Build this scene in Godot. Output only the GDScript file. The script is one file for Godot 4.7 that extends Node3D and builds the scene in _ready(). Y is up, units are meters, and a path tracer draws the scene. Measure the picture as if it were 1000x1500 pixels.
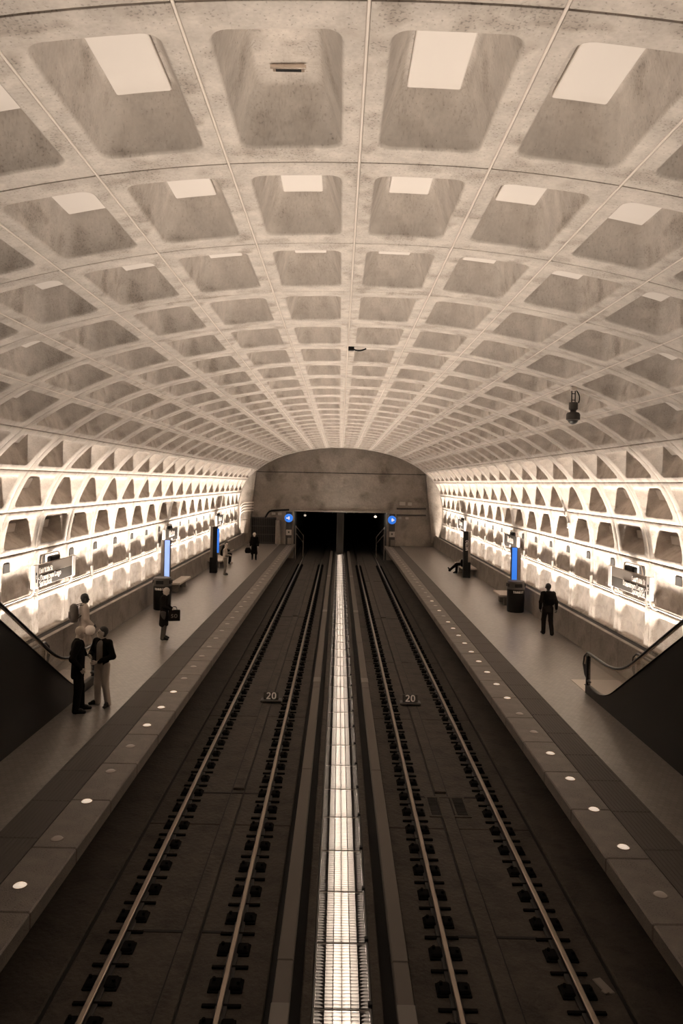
extends Node3D
# Underground station: coffered concrete vault, two side platforms, two tracks, seen from the mezzanine.
# y = 0 is the platform paving; the tracks run along -z; x = 0 is the middle of the vault.

const PX := 1500.0
const FOCAL := 1100.0
const EYE := Vector3(-0.12, 5.0, 0.0)
const BAY := 2.2022            # length of one coffer
const BAY0 := 4.336            # distance of the joint at the top of the picture
const END_Z := -60.3
const PROFILE := [Vector2(0, 7.783), Vector2(1.137, 7.751), Vector2(2.278, 7.625), Vector2(3.415, 7.405), Vector2(4.534, 7.095), Vector2(5.594, 6.629), Vector2(6.584, 5.987), Vector2(7.384, 5.144), Vector2(7.872, 4.137), Vector2(8.076, 3.076), Vector2(8.091, 1.871), Vector2(8.06, 0.70), Vector2(8.0, -0.45)]

var M := {}
var used := {}

# ------------------------------------------------------------------ light and camera
func _ready() -> void:
	var cam := Camera3D.new()
	cam.name = "camera"
	cam.projection = Camera3D.PROJECTION_FRUSTUM
	cam.near = 0.1
	cam.far = 400.0
	cam.size = PX / FOCAL * 0.1
	cam.frustum_offset = Vector2(3.0, -43.0) / FOCAL * 0.1
	cam.position = EYE
	cam.rotation_degrees = Vector3(0, 0, 1.1)
	add_child(cam)
	cam.current = true
	var we := WorldEnvironment.new()
	we.name = "world_environment"
	var env := Environment.new()
	env.background_mode = Environment.BG_COLOR
	env.background_color = Color(0, 0, 0)
	env.tonemap_mode = Environment.TONE_MAPPER_LINEAR
	env.tonemap_exposure = 0.88
	env.sdfgi_enabled = true
	env.ssao_enabled = true
	env.ssil_enabled = true
	we.environment = env
	add_child(we)
	materials()
	cove_lights(140.0, 5.0)
	track_lights(12.2)
	vault()
	end_of_station()
	platforms()
	parapets()
	mezzanine()
	track()
	escalators()
	furniture()
	signs()
	details()
	people()

# ------------------------------------------------------------------ materials
func lin(r: float, g: float, b: float) -> Color:
	return Color(r, g, b).linear_to_srgb()

func sepia(v: float, warm := 1.0) -> Color:
	return lin(v, v * lerpf(1.0, 0.87, warm), v * lerpf(1.0, 0.76, warm))

func mat(called: String, color: Color, rough := 0.8, metal := 0.0) -> StandardMaterial3D:
	var m := StandardMaterial3D.new()
	m.resource_name = called
	m.albedo_color = color
	m.roughness = rough
	m.metallic = metal
	M[called] = m
	return m

func noise(kind: int, freq: float, octaves: int, seed_: int) -> FastNoiseLite:
	var n := FastNoiseLite.new()
	n.noise_type = kind
	n.frequency = freq
	n.fractal_octaves = octaves
	n.seed = seed_
	return n

# weathered concrete: cloudy tone, brown stains, small air holes
func concrete_image(size: int, seed_: int, stain: float, pits: float, base: float, warm := 1.0) -> ImageTexture:
	var cloud := noise(FastNoiseLite.TYPE_SIMPLEX_SMOOTH, 0.012, 5, seed_).get_seamless_image(size, size)
	var fine := noise(FastNoiseLite.TYPE_SIMPLEX_SMOOTH, 0.09, 3, seed_ + 1).get_seamless_image(size, size)
	var spot := noise(FastNoiseLite.TYPE_SIMPLEX_SMOOTH, 0.16, 1, seed_ + 2).get_seamless_image(size, size)
	var zone := noise(FastNoiseLite.TYPE_SIMPLEX_SMOOTH, 0.007, 3, seed_ + 3).get_seamless_image(size, size)
	var im := Image.create(size, size, false, Image.FORMAT_RGB8)
	for y in size:
		for x in size:
			var c := cloud.get_pixel(x, y).r
			var f := fine.get_pixel(x, y).r
			var z := zone.get_pixel(x, y).r
			var v := base * (1.0 + (c - 0.5) * 0.35 + (f - 0.5) * 0.22)
			var s := clampf((z - 0.50) * 3.5, 0.0, 1.0) * clampf(c * 1.7 - 0.3, 0.0, 1.0) * stain
			v *= 1.0 - 0.5 * s
			if spot.get_pixel(x, y).r > 0.88 - 0.14 * clampf((z - 0.52) * 5.0, 0.0, 1.0):
				v *= 1.0 - pits
			im.set_pixel(x, y, lin(v, v * (1.0 - 0.125 * warm - 0.04 * s), v * (1.0 - 0.235 * warm - 0.07 * s)))
	return ImageTexture.create_from_image(im)

func bump(size: int, freq: float, octaves: int, seed_: int, strength: float) -> ImageTexture:
	var im := noise(FastNoiseLite.TYPE_SIMPLEX_SMOOTH, freq, octaves, seed_).get_seamless_image(size, size)
	im.convert(Image.FORMAT_RGBA8)
	im.bump_map_to_normal_map(strength)
	return ImageTexture.create_from_image(im)

# small hexagon tiles with thin joints, for the paving
func hex_image(n: int, size: int, joint: float, dark: float, base: float) -> ImageTexture:
	var im := Image.create(size, size, false, Image.FORMAT_RGB8)
	var rng := RandomNumberGenerator.new()
	rng.seed = 9
	var tone := PackedFloat32Array()
	for k in 4096: tone.append(rng.randf())
	var rows := int(round(n / 0.8660254)) & ~1
	for y in size:
		for x in size:
			var p := Vector2(float(x) / size * n, float(y) / size * rows)
			var best := 9.0
			var second := 9.0
			var id := 0
			for dr in [-1, 0, 1, 2]:
				var r: int = int(floor(p.y)) + dr - 0
				for dc in [-1, 0, 1]:
					var cx: float = floor(p.x) + dc + (0.5 if posmod(r, 2) == 1 else 0.0)
					var d := Vector2((p.x - cx), (p.y - r) * 0.866).length()
					if d < best:
						second = best
						best = d
						id = posmod(r, rows) * 67 + posmod(int(floor(cx)), n)
					elif d < second:
						second = d
			var v := base * (0.88 + 0.24 * tone[id % 4096])
			if second - best < joint: v *= dark
			im.set_pixel(x, y, lin(v, v * 0.87, v * 0.76))
	return ImageTexture.create_from_image(im)

func tri(m: StandardMaterial3D, scale_: float, albedo: Texture2D, normal: Texture2D = null, strength := 0.4) -> void:
	m.uv1_triplanar = true
	m.uv1_world_triplanar = true
	m.uv1_scale = Vector3.ONE * scale_
	if albedo:
		m.albedo_texture = albedo
		m.albedo_color = Color.WHITE
	if normal:
		m.normal_enabled = true
		m.normal_texture = normal
		m.normal_scale = strength

func glow(called: String, color: Color, energy: float) -> StandardMaterial3D:
	var m := mat(called, color, 0.4)
	m.emission_enabled = true
	m.emission = color
	m.emission_energy_multiplier = energy
	return m

func materials() -> void:
	var grain := bump(512, 0.05, 5, 4, 4.0)
	tri(mat("concrete", Color.WHITE, 0.88), 0.31, concrete_image(768, 11, 0.9, 0.4, 0.46), grain, 0.35)
	tri(mat("end_concrete", Color.WHITE, 0.9), 0.11, concrete_image(512, 31, 1.0, 0.2, 0.25, 1.15), grain, 0.3)
	tri(mat("parapet_concrete", Color.WHITE, 0.8), 0.4, concrete_image(256, 51, 0.7, 0.2, 0.22), grain, 0.3)
	tri(mat("track_concrete", Color.WHITE, 0.9), 0.35, concrete_image(512, 71, 0.9, 0.3, 0.042, 1.8), grain, 0.5)
	tri(mat("granite", Color.WHITE, 0.6), 0.9, concrete_image(256, 91, 0.3, 0.45, 0.13, 1.3), bump(256, 0.2, 3, 8, 3.0), 0.3)
	var paving := mat("paving", Color.WHITE, 0.36)
	tri(paving, 0.7, hex_image(14, 512, 0.09, 0.72, 0.17))
	mat("tactile", sepia(0.06, 1.4), 0.75)
	mat("panel", sepia(0.6, 0.75), 0.9)
	mat("vent", sepia(0.05), 0.8)
	mat("bead", sepia(0.62), 0.5)
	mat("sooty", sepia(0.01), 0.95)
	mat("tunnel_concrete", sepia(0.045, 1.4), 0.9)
	mat("rail_side", sepia(0.035), 0.6, 0.3)
	mat("rail_head", sepia(0.27, 1.4), 0.33, 1.0)
	mat("fastener", sepia(0.004), 0.9).metallic_specular = 0.2
	mat("cover_board", sepia(0.075, 1.5), 0.7)
	mat("cover_patch", sepia(0.14), 0.7)
	mat("housing", sepia(0.1, 0.6), 0.5)
	mat("louver", sepia(0.035, 0.8), 0.8).metallic_specular = 0.0
	mat("louver_frame", sepia(0.2, 0.8), 0.8).metallic_specular = 0.0
	mat("louver_divider", sepia(0.012, 0.8), 0.8).metallic_specular = 0.0
	glow("tube", Color(1.0, 0.95, 0.88), 5.0)
	mat("bronze", sepia(0.006, 1.3), 0.35).metallic_specular = 0.3
	mat("deck_metal", sepia(0.4), 0.35, 0.9)
	mat("black_rubber", sepia(0.006), 0.4)
	mat("chrome", sepia(0.7), 0.2, 1.0)
	mat("step_metal", sepia(0.35), 0.45, 0.8)
	mat("black", sepia(0.006), 0.55).metallic_specular = 0.3
	mat("dark_brown", sepia(0.045, 1.3), 0.5)
	mat("mid_brown", sepia(0.16, 1.3), 0.5)
	mat("sign_light", sepia(0.28, 1.2), 0.6)
	mat("sign_dark", sepia(0.08, 1.3), 0.6)
	mat("white", sepia(0.82, 0.5), 0.5)
	mat("slab", sepia(0.5), 0.6)
	mat("grey_box", sepia(0.4), 0.6)
	mat("conduit", sepia(0.22), 0.5, 0.4)
	mat("lens_off", sepia(0.35), 0.3)
	glow("lens_on", Color(1.0, 0.93, 0.85), 0.55)
	glow("blue", Color(0.17, 0.45, 0.86), 0.95)
	glow("blue_pale", Color(0.60, 0.72, 0.94), 0.95)
	glow("blue_glyph", Color(0.95, 0.9, 0.85), 1.0)
	glow("tunnel_glow", Color(1.0, 0.9, 0.8), 3.0)
	var g := mat("glass", Color(0.9, 0.85, 0.78, 0.12), 0.03)
	g.transparency = BaseMaterial3D.TRANSPARENCY_ALPHA
	var g2 := mat("dome_glass", sepia(0.02), 0.08)
	g2.clearcoat_enabled = true

# ------------------------------------------------------------------ building helpers
func numbered(called: String) -> String:
	if not used.has(called):
		used[called] = 0
		return called
	used[called] += 1
	return "%s_%03d" % [called, used[called]]

func tag(o: Node3D, label: String, category: String, group := "", kind := "") -> Node3D:
	if label: o.set_meta("label", label)
	if category: o.set_meta("category", category)
	if group: o.set_meta("group", group)
	if kind: o.set_meta("kind", kind)
	return o

func thing(called: String, label: String, category: String, at := Vector3.ZERO, turn := 0.0, group := "") -> Node3D:
	var o := Node3D.new()
	o.name = numbered(called)
	add_child(o)
	o.position = at
	o.rotation.y = turn
	return tag(o, label, category, group)

func setting(called: String) -> Node3D:
	var o := Node3D.new()
	o.name = numbered(called)
	add_child(o)
	o.set_meta("kind", "structure")
	return o

func begin() -> SurfaceTool:
	var st := SurfaceTool.new()
	st.begin(Mesh.PRIMITIVE_TRIANGLES)
	return st

func finish(st: SurfaceTool, material: String) -> ArrayMesh:
	st.generate_normals()
	var m := st.commit()
	m.surface_set_material(0, M[material])
	return m

func put(called: String, mesh: Mesh, parent: Node3D, at := Vector3.ZERO, basis_ := Basis.IDENTITY) -> MeshInstance3D:
	var o := MeshInstance3D.new()
	o.name = called if parent != self else numbered(called)
	o.mesh = mesh
	o.transform = Transform3D(basis_, at)
	o.cast_shadow = GeometryInstance3D.SHADOW_CASTING_SETTING_ON
	parent.add_child(o, true)
	return o

func part(called: String, st: SurfaceTool, material: String, parent: Node3D, at := Vector3.ZERO, basis_ := Basis.IDENTITY) -> MeshInstance3D:
	return put(called, finish(st, material), parent, at, basis_)

func quad(st: SurfaceTool, a: Vector3, b: Vector3, c: Vector3, d: Vector3) -> void:
	for v in [a, b, c, a, c, d]: st.add_vertex(v)

# a box with chamfered edges (c = 0: plain)
func box(st: SurfaceTool, at: Vector3, size: Vector3, c := 0.0, b := Basis.IDENTITY) -> void:
	st.set_smooth_group(-1)
	var h := size / 2.0
	c = minf(c, minf(h.x, minf(h.y, h.z)) * 0.9)
	var axes := [Vector3(1, 0, 0), Vector3(0, 1, 0), Vector3(0, 0, 1)]
	for k in 3:
		var n: Vector3 = axes[k]
		var u: Vector3 = axes[(k + 1) % 3]
		var v: Vector3 = axes[(k + 2) % 3]
		var hn: float = h[k]
		var hu: float = h[(k + 1) % 3] - c
		var hv: float = h[(k + 2) % 3] - c
		for s in [1.0, -1.0]:
			var o: Vector3 = n * hn * s
			var p := [o + u * hu + v * hv, o + u * hu - v * hv, o - u * hu - v * hv, o - u * hu + v * hv]
			if s < 0: p.reverse()
			quad(st, at + b * p[0], at + b * p[1], at + b * p[2], at + b * p[3])
		if c > 0.0:
			for su in [1.0, -1.0]:
				for sv in [1.0, -1.0]:   # edges along n
					var a0: Vector3 = u * (hu + c) * su + v * hv * sv
					var a1: Vector3 = u * hu * su + v * (hv + c) * sv
					var e := n * (hn - c)
					if su * sv > 0: quad(st, at + b * (a0 + e), at + b * (a0 - e), at + b * (a1 - e), at + b * (a1 + e))
					else: quad(st, at + b * (a0 - e), at + b * (a0 + e), at + b * (a1 + e), at + b * (a1 - e))
	if c > 0.0:
		for sx in [1.0, -1.0]:
			for sy in [1.0, -1.0]:
				for sz in [1.0, -1.0]:
					var p0 := Vector3(h.x * sx, (h.y - c) * sy, (h.z - c) * sz)
					var p1 := Vector3((h.x - c) * sx, h.y * sy, (h.z - c) * sz)
					var p2 := Vector3((h.x - c) * sx, (h.y - c) * sy, h.z * sz)
					var t := [p0, p2, p1] if sx * sy * sz > 0 else [p0, p1, p2]
					for v in t: st.add_vertex(at + b * v)

func box_mesh(size: Vector3, c: float, material: String) -> ArrayMesh:
	var st := begin()
	box(st, Vector3.ZERO, size, c)
	return finish(st, material)

# a round bar through points
func tube(st: SurfaceTool, pts: Array, r: float, n := 8, squash := Vector2.ONE) -> void:
	st.set_smooth_group(1)
	var rings := []
	var up := Vector3.UP
	for i in pts.size():
		var d: Vector3 = ((pts[mini(i + 1, pts.size() - 1)] as Vector3) - (pts[maxi(i - 1, 0)] as Vector3)).normalized()
		if i == 0:
			up = Vector3.UP if absf(d.y) < 0.9 else Vector3.RIGHT
		var side := d.cross(up).normalized()
		up = side.cross(d).normalized()
		var ring := []
		for k in n:
			var a := TAU * k / n
			ring.append(pts[i] + (side * cos(a) * squash.x + up * sin(a) * squash.y) * r)
		rings.append(ring)
	for i in pts.size() - 1:
		for k in n:
			quad(st, rings[i][k], rings[i][(k + 1) % n], rings[i + 1][(k + 1) % n], rings[i + 1][k])
	st.set_smooth_group(-1)
	for k in range(1, n - 1):
		for v in [rings[0][0], rings[0][k + 1], rings[0][k]]: st.add_vertex(v)
		for v in [rings[-1][0], rings[-1][k], rings[-1][k + 1]]: st.add_vertex(v)

# profile of (radius, height) turned round y; smooth = false keeps creases at each ring
func lathe(st: SurfaceTool, profile: Array, n := 20, at := Vector3.ZERO, smooth := false) -> void:
	for i in profile.size() - 1:
		st.set_smooth_group(1 if smooth else i + 2)
		var p: Vector2 = profile[i]
		var q: Vector2 = profile[i + 1]
		for k in n:
			var a := TAU * k / n
			var b := TAU * (k + 1) / n
			var v0 := at + Vector3(cos(a) * p.x, p.y, sin(a) * p.x)
			var v1 := at + Vector3(cos(b) * p.x, p.y, sin(b) * p.x)
			var v2 := at + Vector3(cos(b) * q.x, q.y, sin(b) * q.x)
			var v3 := at + Vector3(cos(a) * q.x, q.y, sin(a) * q.x)
			if p.x > 0.0: for v in [v0, v1, v2]: st.add_vertex(v)
			if q.x > 0.0: for v in [v0, v2, v3]: st.add_vertex(v)

# polygon in a plane, given thickness: f maps (2D point, depth) to 3D
func prism(st: SurfaceTool, poly: PackedVector2Array, d0: float, d1: float, f: Callable) -> void:
	st.set_smooth_group(-1)
	var t := Geometry2D.triangulate_polygon(poly)
	for i in range(0, t.size(), 3):
		for k in [0, 1, 2]: st.add_vertex(f.call(poly[t[i + k]], d0))
		for k in [2, 1, 0]: st.add_vertex(f.call(poly[t[i + k]], d1))
	for i in poly.size():
		var a := poly[i]
		var b := poly[(i + 1) % poly.size()]
		quad(st, f.call(a, d0), f.call(b, d0), f.call(b, d1), f.call(a, d1))

func text(words: String, height: float, depth: float, material: String, parent: Node3D, at: Vector3, turn: float, called := "lettering", bold := false) -> MeshInstance3D:
	var t := TextMesh.new()
	var f := SystemFont.new()
	f.font_names = PackedStringArray(["Droid Sans"])
	if bold: f.font_weight = 700
	t.font = f
	t.text = words
	t.font_size = 32
	t.pixel_size = height / 32.0 * 1.35
	t.depth = depth
	t.curve_step = 2.0
	t.material = M[material]
	return put(called, t, parent, at, Basis(Vector3.UP, turn))

# ------------------------------------------------------------------ vault
func prof(i: int) -> Vector2:
	if i < 0: return Vector2(-PROFILE[-i].x, PROFILE[-i].y)
	return PROFILE[mini(i, PROFILE.size() - 1)]

func curve(t: float) -> Vector2:      # t = 0 at the crown, one unit a row, right half
	var i := int(floor(t))
	var f := t - i
	return prof(i).cubic_interpolate(prof(i + 1), prof(i - 1), prof(i + 2), f)

# point on the vault: side = +-1, t along the section, z, depth outwards behind the face
func on_vault(side: float, t: float, z: float, depth: float) -> Vector3:
	var p := curve(t)
	var d := (curve(t + 0.02) - curve(t - 0.02)).normalized()
	var n := Vector2(-d.y, d.x)
	if n.dot(p - Vector2(0, 1.5)) < 0: n = -n
	p += n * depth
	return Vector3(p.x * side, p.y, z)

func ring(side: float, row: int, hu: float, hz: float, r: float, depth: float, du := 0.0, dz := 0.0) -> Array:
	var out := []
	var len_ := prof(row).distance_to(prof(row + 1))
	r = minf(r, minf(hu, hz))
	for c in 4:
		var sx: float = [1.0, -1.0, -1.0, 1.0][c]
		var sz: float = [1.0, 1.0, -1.0, -1.0][c]
		for k in 6:
			var a := PI / 2 * (c + k / 5.0)
			var u := sx * (hu - r) + cos(a) * r
			var z := sz * (hz - r) + sin(a) * r
			out.append(on_vault(side, row + 0.5 + (u + du) / len_, z + dz, depth))
		# points along the straight edge to the next corner
		var nx: float = [-1.0, -1.0, 1.0, 1.0][c]
		var nz: float = [1.0, -1.0, -1.0, 1.0][c]
		for k in 3:
			var f := (k + 1) / 4.0
			var e0 := Vector2(sx * (hu - r), sz * hz) if c % 2 == 0 else Vector2(sx * hu, sz * (hz - r))
			var e1 := Vector2(nx * (hu - r), nz * hz) if c % 2 == 0 else Vector2(nx * hu, nz * (hz - r))
			var e := e0.lerp(e1, f)
			out.append(on_vault(side, row + 0.5 + (e.x + du) / len_, e.y + dz, depth))
	return out

func band(st: SurfaceTool, a: Array, b: Array, flip: bool) -> void:
	var n := a.size()
	for k in n:
		var j := (k + 1) % n
		if flip: quad(st, a[j], a[k], b[k], b[j])
		else: quad(st, a[k], a[j], b[j], b[k])

func cap(st: SurfaceTool, a: Array, flip: bool) -> void:
	var c := Vector3.ZERO
	for v in a: c += v
	c /= a.size()
	for k in a.size():
		var j := (k + 1) % a.size()
		for v in ([c, a[j], a[k]] if flip else [c, a[k], a[j]]): st.add_vertex(v)

func coffer_mesh(side: float, row: int) -> ArrayMesh:
	var w := prof(row).distance_to(prof(row + 1)) / 2.0
	var l := BAY / 2.0
	var ou := w - 0.155
	var oz := l - 0.285
	var depth := 0.47
	var inset := 0.17
	var iu := 0.17        # inset across the row
	var du := 0.0         # the back shifted towards the crown
	if row >= 6:
		iu = 0.25
	if row == 9:
		depth = 0.055
		inset = 0.05
		iu = 0.17
		du = -0.13
		ou = w - 0.12
	if row == 10:
		depth = 0.11
		inset = 0.06
		iu = 0.06
		ou = w - 0.13
	var fl := side < 0
	var st := begin()
	var gd := 0.035
	var r0 := ring(side, row, w, l, 0.002, gd)
	var r1 := ring(side, row, w - 0.011, l - 0.009, 0.003, gd)
	var r2 := ring(side, row, w - 0.013, l - 0.011, 0.006, 0.006)
	var r3 := ring(side, row, w - 0.022, l - 0.02, 0.012, 0.0)
	var r4 := ring(side, row, ou + 0.02, oz + 0.02, 0.13, 0.0)
	var r5 := ring(side, row, ou + 0.005, oz + 0.005, 0.12, 0.006)
	var r6 := ring(side, row, ou - 0.006, oz - 0.006, 0.115, 0.03)
	var r7 := ring(side, row, ou - iu + 0.02, oz - inset + 0.02, 0.11, depth - 0.04, du * 0.85)
	var r8 := ring(side, row, ou - iu - 0.015, oz - inset - 0.015, 0.09, depth, du)
	st.set_smooth_group(1)
	band(st, r0, r1, fl)
	st.set_smooth_group(2)
	band(st, r1, r2, fl)
	st.set_smooth_group(3)
	band(st, r2, r3, fl)
	band(st, r3, r4, fl)
	band(st, r4, r5, fl)
	band(st, r5, r6, fl)
	band(st, r6, r7, fl)
	band(st, r7, r8, fl)
	cap(st, r8, fl)
	return finish(st, "concrete")

func panel_mesh(side: float, row: int) -> ArrayMesh:
	var w := prof(row).distance_to(prof(row + 1)) / 2.0 - 0.155 - (0.27 if row >= 6 else 0.19)
	var l := BAY / 2.0 - 0.285 - 0.19
	var fl := side < 0
	var st := begin()
	var a := ring(side, row, w - 0.012, l, 0.012, 0.455)
	var b := ring(side, row, w - 0.012, l, 0.012, 0.425)
	var c := ring(side, row, w - 0.02, l - 0.008, 0.012, 0.417)
	st.set_smooth_group(1)
	band(st, a, b, fl)
	st.set_smooth_group(2)
	band(st, b, c, fl)
	st.set_smooth_group(3)
	cap(st, c, fl)
	return finish(st, "panel")

func vault() -> void:
	var roof := setting("ceiling")
	var walls := {1.0: setting("wall_right"), -1.0: setting("wall_left")}
	for side in [1.0, -1.0]:
		for row in 11:
			var mesh := coffer_mesh(side, row)
			var pan := panel_mesh(side, row) if row < 9 else null
			var home: Node3D = roof if row < 5 else walls[side]
			for k in range(-2 if row < 5 else 1, 25):
				var z := -(BAY0 + BAY * (k + 0.5))
				var o := put("coffer", mesh, home, Vector3(0, 0, z))
				if pan and not (side < 0 and row == 0 and k == 0):
					put("acoustic_panel", pan, o)
				if row == 9:
					var st := begin()
					var p := on_vault(side, 9.27, 0.45, 0.05)
					box(st, p, Vector3(0.03, 0.22, 0.34), 0.004)
					part("vent", st, "vent", o)
				if side < 0 and row == 0 and k == 0:   # the coffer without a panel shows its metal hanger
					var st := begin()
					var p := on_vault(side, 0.5, -0.43, 0.46)
					box(st, p, Vector3(0.25, 0.03, 0.08), 0.003)
					box(st, p + Vector3(0, -0.018, 0.04), Vector3(0.28, 0.03, 0.016), 0.002)
					part("panel_hanger", st, "chrome", o)
					var st2 := begin()
					box(st2, p + Vector3(0, -0.016, -0.004), Vector3(0.2, 0.01, 0.05), 0.001)
					part("hanger_slot", st2, "black", o)
	# raised beads in the long joints of the ceiling
	for i in range(-5, 6):
		var st := begin()
		var p := on_vault(1.0 if i >= 0 else -1.0, absf(i), 0.0, 0.012)
		tube(st, [p + Vector3(0, 0, 0), p + Vector3(0, 0, -59.4)], 0.012, 8)
		part("joint_bead", st, "bead", roof)
	# smooth vault behind the camera and at the far end
	for span in [[14.0, -(BAY0 - 2 * BAY), 0, 5], [14.0, -(BAY0 + BAY), 5, 12], [-(BAY0 + 25 * BAY), END_Z - 0.5, 0, 5], [-(BAY0 + 25 * BAY), END_Z - 0.5, 5, 12]]:
		for side in [1.0, -1.0]:
			var st := begin()
			st.set_smooth_group(1)
			var n := 6 * (int(span[3]) - int(span[2]))
			for k in n:
				var a: float = span[2] + k / 6.0
				var b: float = span[2] + (k + 1) / 6.0
				quad(st, on_vault(side, a, span[0], 0), on_vault(side, b, span[0], 0), on_vault(side, b, span[1], 0), on_vault(side, a, span[1], 0))
			part("plain_vault", st, "concrete", roof if int(span[2]) == 0 else walls[side])

# ------------------------------------------------------------------ lamps
func up_light(parent: Node3D, at: Vector3, size: Vector2, energy: float) -> void:
	var l := AreaLight3D.new()
	l.name = "lamp_light"
	l.area_size = size
	l.light_energy = energy
	l.light_color = Color(1.0, 0.945, 0.885)
	l.shadow_enabled = true
	l.set("area_range", 120.0)
	l.set("area_attenuation", 2.0)
	l.position = at
	l.rotation_degrees = Vector3(90, 0, 0)
	parent.add_child(l, true)

# fluorescent battens hidden in the gap behind each parapet
func cove_lights(energy: float, low: float) -> void:
	for side in [-1.0, 1.0]:
		for k in 10:
			var z := -16.2 - 4.4 * k
			var o := thing("cove_light", "long fluorescent batten in the gap behind the %s platform's parapet" % ("left" if side < 0 else "right"), "light", Vector3(7.75 * side, 0.25, z), 0.0, "battens behind the %s parapet" % ("left" if side < 0 else "right"))
			var st := begin()
			box(st, Vector3(-0.02 * side, -0.03, 0), Vector3(0.16, 0.06, 4.3), 0.01)
			part("batten", st, "housing", o)
			var tb := begin()
			tube(tb, [Vector3(0, 0.02, -2.1), Vector3(0, 0.02, 2.1)], 0.018, 10)
			part("tube_lamp", tb, "tube", o)
			up_light(o, Vector3(-0.02 * side, 0.045, 0), Vector2(0.14, 4.2), energy)
			# the second, weaker tube on the parapet's shelf washes the bottom panels
			var sh := begin()
			box(sh, Vector3(-0.07 * side, 0.43, 0), Vector3(0.06, 0.03, 4.3), 0.004)
			part("shelf", sh, "housing", o)
			var t2 := begin()
			tube(t2, [Vector3(-0.07 * side, 0.455, -2.1), Vector3(-0.07 * side, 0.455, 2.1)], 0.012, 10)
			part("tube_lamp", t2, "tube", o)
			up_light(o, Vector3(-0.07 * side, 0.47, 0), Vector2(0.05, 4.2), low)

# louvred light boxes between the tracks
func track_lights(energy: float) -> void:
	var first: Node3D
	for k in 50:
		var z := -1.75 - 1.213 * k
		var o: Node3D
		if first == null:
			o = thing("track_light", "louvred uplight in the row between the two tracks", "light", Vector3(0.02, -1.0, z), 0.0, "louvred uplights between the tracks")
			first = o
			var st := begin()
			box(st, Vector3(0, -0.12, 0), Vector3(0.64, 0.02, 1.2), 0.0)
			for s in [-1, 1]:
				box(st, Vector3(0.32 * s, -0.01, 0), Vector3(0.02, 0.24, 1.2), 0.0)
			part("housing", st, "housing", o)
			for s in [-1, 1]:
				var tb := begin()
				tube(tb, [Vector3(0.075 * s, -0.07, -0.57), Vector3(0.075 * s, -0.07, 0.57)], 0.016, 10)
				part("tube_lamp", tb, "tube", o)
			var lv := begin()
			for j in 20:
				var zz := -0.57 + j * 0.06
				box(lv, Vector3(0, 0.065, zz), Vector3(0.62, 0.042, 0.006), 0.0)
			part("louver_blades", lv, "louver", o)
			var ld := begin()
			for j in 5:
				box(ld, Vector3(-0.2 + 0.1 * j, 0.066, 0), Vector3(0.005, 0.054, 1.19), 0.0)
			part("louver_dividers", ld, "louver_divider", o)
			var fr := begin()
			for s in [-1, 1]:
				box(fr, Vector3(0, 0.066, 0.6 * s), Vector3(0.64, 0.044, 0.01), 0.002)
				box(fr, Vector3(0.315 * s, 0.066, 0), Vector3(0.012, 0.044, 1.2), 0.002)
			part("frame", fr, "louver_frame", o)
			var la := begin()
			box(la, Vector3(0.318, 0.12, 0.56), Vector3(0.05, 0.05, 0.07), 0.006)
			part("latch", la, "black", o)
			for s in [-1, 1]: up_light(o, Vector3(0.075 * s, -0.045, 0), Vector2(0.06, 1.17), energy)
		else:
			o = first.duplicate()
			o.name = numbered("track_light")
			add_child(o)
			o.position = Vector3(0.02, -1.0, z)

# ------------------------------------------------------------------ end wall and tunnel
func face_z(p: Vector2, d: float) -> Vector3:
	return Vector3(p.x, p.y, d)

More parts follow.
